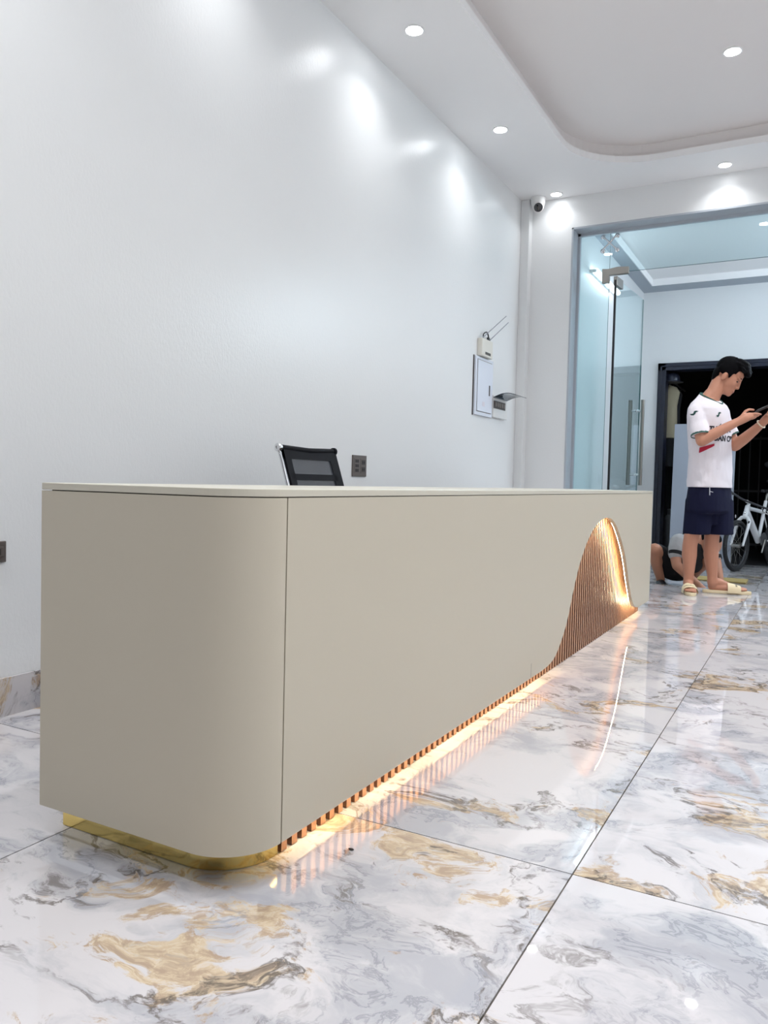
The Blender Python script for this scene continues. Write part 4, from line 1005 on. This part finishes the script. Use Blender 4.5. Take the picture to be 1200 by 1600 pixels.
obj('collar', lathe(NB(), [(0.045, 0.52), (0.05, 0.53), (0.05, 0.585), (0.045, 0.59)], (-1.50, 10.0, HZ), n=20), M['grey_metal'], cy, smooth=True)
gt = thing('metal_gate', 'dark upright barred gate deep inside the unlit store', 'gate', (-0.6, 12.4, HZ))
for q in range(14):
    xx = -1.35 + q * 0.13
    obj('bar', Box(xx, xx + 0.016, 12.4, 12.416, HZ, 1.55), M['iron'], gt)
for zz in (HZ + 0.05, 0.75, 1.5): obj('rail', Box(-1.38, 0.38, 12.395, 12.421, zz, zz + 0.03), M['iron'], gt)

# bicycle
fwd = (E1 * -0.76 - E2 * 0.65).normalized(); axl = V3((-fwd.y, fwd.x, 0)) * -1      # axl points to the far (image left) side
if axl.dot(E1) > 0: axl = -axl
HUB = V3((-0.675, 8.80, HZ + 0.267))
bi = thing('bicycle', 'white framed bicycle with black tyres parked in the dark doorway', 'bicycle', (HUB.x, HUB.y, HZ))
def B(f, s, z): return HUB + fwd * f + axl * s + V3((0, 0, z))       # forward, sideways, height above the hub
def wheel(cx):
    rw = 0.245
    pts = [B(cx + rw * math.cos(2 * math.pi * i / 40), 0, rw * math.sin(2 * math.pi * i / 40)) for i in range(41)]
    wh = obj('wheel', Tube(pts, 0.022, 10), M['tyre'], bi, smooth=True)
    pts = [B(cx + (rw - 0.03) * math.cos(2 * math.pi * i / 40), 0, (rw - 0.03) * math.sin(2 * math.pi * i / 40)) for i in range(41)]
    obj('rim', Tube(pts, 0.008, 8), M['grip'], wh, smooth=True)
    obj('hub', Tube([B(cx, -0.045, 0), B(cx, 0.045, 0)], 0.016, 12), M['steel'], wh, smooth=True)
    bm = NB()
    for i in range(18):
        a = 2 * math.pi * i / 18; s = 0.03 if i % 2 else -0.03
        tube(bm, [B(cx + 0.014 * math.cos(a + 0.6), s, 0.014 * math.sin(a + 0.6)), B(cx + (rw - 0.03) * math.cos(a), 0, (rw - 0.03) * math.sin(a))], 0.0014, 5)
    o = obj('spokes', bm, M['steel'], wh); o['kind'] = 'stuff'
wheel(0.0); wheel(-0.92)
CR = (-0.165, 0, 0.290)                                   # fork crown
fk = obj('fork', Tube([B(-0.01, -0.062, 0.0), B(-0.088, -0.062, 0.145), B(-0.145, -0.060, 0.25), B(-0.163, -0.030, 0.288), B(*CR), B(-0.163, 0.030, 0.288), B(-0.145, 0.060, 0.25), B(-0.088, 0.062, 0.145), B(-0.01, 0.062, 0.0)],
                     [0.011, 0.015, 0.018, 0.019, 0.021, 0.019, 0.018, 0.015, 0.011], 12), M['bike_white'], bi, smooth=True)
obj('steerer', Tube([B(*CR), B(-0.225, 0, 0.405)], 0.026, 14), M['bike_white'], bi, smooth=True, label='white head tube')
obj('stem', Tube([B(-0.225, 0, 0.40), B(-0.245, 0, 0.435), B(-0.20, 0, 0.455)], [0.02, 0.018, 0.018], 12), M['bike_white'], bi, smooth=True)
hbp = [B(-0.27, -0.29, 0.36), B(-0.24, -0.16, 0.395), B(-0.20, -0.05, 0.44), B(-0.20, 0.05, 0.475), B(-0.22, 0.16, 0.535), B(-0.25, 0.29, 0.59)]
hb_ = obj('handlebar', Tube(catmull(hbp, 4), 0.0115, 10), M['grip'], bi, smooth=True)
for s in (-1, 1):
    obj('grip', Tube([B(-0.23, s * 0.19, 0.465 + s * 0.083), B(-0.255, s * 0.30, 0.475 + s * 0.118)], 0.016, 12), M['grip'], hb_, smooth=True)
    obj('brake_lever', Tube([B(-0.22, s * 0.16, 0.455 + s * 0.07), B(-0.16, s * 0.18, 0.43 + s * 0.075), B(-0.17, s * 0.26, 0.42 + s * 0.10)], 0.006, 8), M['chrome'], hb_, smooth=True)
    obj('brake_arm', Tube([B(-0.125, s * 0.05, 0.20), B(-0.12, s * 0.068, 0.255)], 0.008, 8), M['iron'], fk, smooth=True)
fr = [('down_tube', B(-0.20, 0, 0.345), B(-0.50, 0, 0.03), 0.034), ('top_tube', B(-0.222, 0, 0.385), B(-0.60, 0, 0.34), 0.021), ('seat_tube', B(-0.50, 0, 0.05), B(-0.64, 0, 0.46), 0.018)]
for nm, a, b_, r_ in fr: obj(nm, Tube([a, b_], r_, 14), M['bike_white'], bi, smooth=True)
for s in (-1, 1):
    obj('chain_stay', Tube([B(-0.50, s * 0.03, 0.05), B(-0.92, s * 0.055, 0.0)], 0.009, 10), M['bike_white'], bi, smooth=True)
    obj('seat_stay', Tube([B(-0.61, s * 0.02, 0.38), B(-0.92, s * 0.055, 0.0)], 0.008, 10), M['bike_white'], bi, smooth=True)
obj('seat_post', Tube([B(-0.64, 0, 0.46), B(-0.67, 0, 0.55)], 0.013, 10), M['steel'], bi, smooth=True)
obj('saddle', loft(NB(), [[B(f, -w_, 0.55), B(f, w_, 0.55), B(f, w_ * 0.7, 0.585), B(f, -w_ * 0.7, 0.585)] for f, w_ in ((-0.55, 0.02), (-0.62, 0.03), (-0.70, 0.06), (-0.78, 0.07))]), M['black'], bi, bevel=0.01)
obj('crank', Tube([B(-0.50, -0.07, 0.05), B(-0.42, -0.075, -0.08)], 0.009, 8), M['steel'], bi, smooth=True)
obj('chainring', lathe(NB(), [(0.075, -0.003), (0.078, 0.0), (0.075, 0.003)], B(-0.50, -0.055, 0.05), axl, 28), M['iron'], bi, smooth=True)
obj('kickstand', Tube([B(-0.86, -0.05, -0.02), B(-0.80, -0.14, -0.26)], 0.008, 8), M['iron'], bi, smooth=True)
obj('reflector', Box(-0.01, 0.01, -0.008, 0.008, 0, 0.02) if False else ell(NB(), B(-0.165, 0.0, 0.335), (0.014, 0.012, 0.016), sub=2), M['chrome'], bi, smooth=True)

# scooter behind the bicycle
SO = V3((-0.10, 10.75, HZ)); sf = V3((-0.30, -0.95, 0)).normalized(); ss = V3((-sf.y, sf.x, 0))
so = thing('motor_scooter', 'motor scooter with pale fairing behind the bicycle in the dark store', 'scooter', tuple(SO))
def S(f, s, z): return SO + sf * f + ss * s + V3((0, 0, z))
for cx in (0.55, -0.55):
    pts = [S(cx + 0.2 * math.cos(2 * math.pi * i / 32), 0, 0.245 + 0.2 * math.sin(2 * math.pi * i / 32)) for i in range(33)]
    wh = obj('wheel', Tube(pts, 0.042, 10), M['tyre'], so, smooth=True)
    obj('disc', lathe(NB(), [(0.15, -0.02), (0.16, 0), (0.15, 0.02)], S(cx, 0, 0.245), ss, 24), M['grey_metal'], wh, smooth=True)
bm = NB(); chain(bm, [S(0.50, 0, 0.42), S(0.44, 0, 0.62), S(0.36, 0, 0.80)], [0.10, 0.13, 0.11])
for s in (-1, 1): chain(bm, [S(0.42, s * 0.14, 0.45), S(0.36, s * 0.17, 0.66), S(0.33, s * 0.12, 0.82)], [0.06, 0.07, 0.06])
link('fairing', fuse(bm, 0.014, 4), M['scooter_white'], so).data.transform(ROOT[so.name].inverted())
bm = NB(); ell(bm, S(0.43, 0, 0.86), (0.105, 0.09, 0.085)); obj('headlamp_cowl', bm, M['black'], so, smooth=True)
bm = NB(); ell(bm, S(0.51, 0.02, 0.845), (0.05, 0.035, 0.03)); obj('headlamp', bm, M['chrome'], so, smooth=True)
for s in (-1, 1):
    bm = NB(); ell(bm, S(0.52, s * 0.10, 0.74), (0.05, 0.04, 0.022)); obj('indicator', bm, M['amber'], so, smooth=True, label='amber indicator lens')
    obj('grip', Tube([S(0.34, s * 0.05, 0.93), S(0.30, s * 0.32, 0.95)], 0.017, 10), M['grip'], so, smooth=True)
    mr = obj('mirror_stalk', Tube([S(0.33, s * 0.18, 0.94), S(0.34, s * 0.22, 1.06), S(0.33, s * 0.27, 1.12)], 0.007, 8), M['iron'], so, smooth=True)
    bm = NB(); ell(bm, S(0.33, s * 0.29, 1.15), (0.06, 0.016, 0.038)); obj('mirror', bm, M['black'], mr, smooth=True)
obj('front_fender', Tube([S(0.55 + 0.26 * math.cos(a), 0, 0.245 + 0.26 * math.sin(a)) for a in [math.radians(10 + 14 * i) for i in range(11)]], 0.055, 10), M['scooter_white'], so, smooth=True)
bm = NB(); chain(bm, [S(-0.05, 0, 0.60), S(-0.35, 0, 0.62), S(-0.70, 0, 0.68)], [0.15, 0.17, 0.10]); chain(bm, [S(0.3, 0, 0.34), S(-0.1, 0, 0.34), S(-0.4, 0, 0.45)], [0.10, 0.12, 0.14])
link('bodywork', fuse(bm, 0.016, 4), M['black'], so).data.transform(ROOT[so.name].inverted())
obj('saddle', loft(NB(), [[S(f, -w_, z), S(f, w_, z), S(f, w_ * 0.7, z + 0.07), S(f, -w_ * 0.7, z + 0.07)] for f, w_, z in ((0.0, 0.08, 0.72), (-0.25, 0.13, 0.75), (-0.6, 0.13, 0.79), (-0.72, 0.08, 0.80))]), M['grip'], so, bevel=0.02)
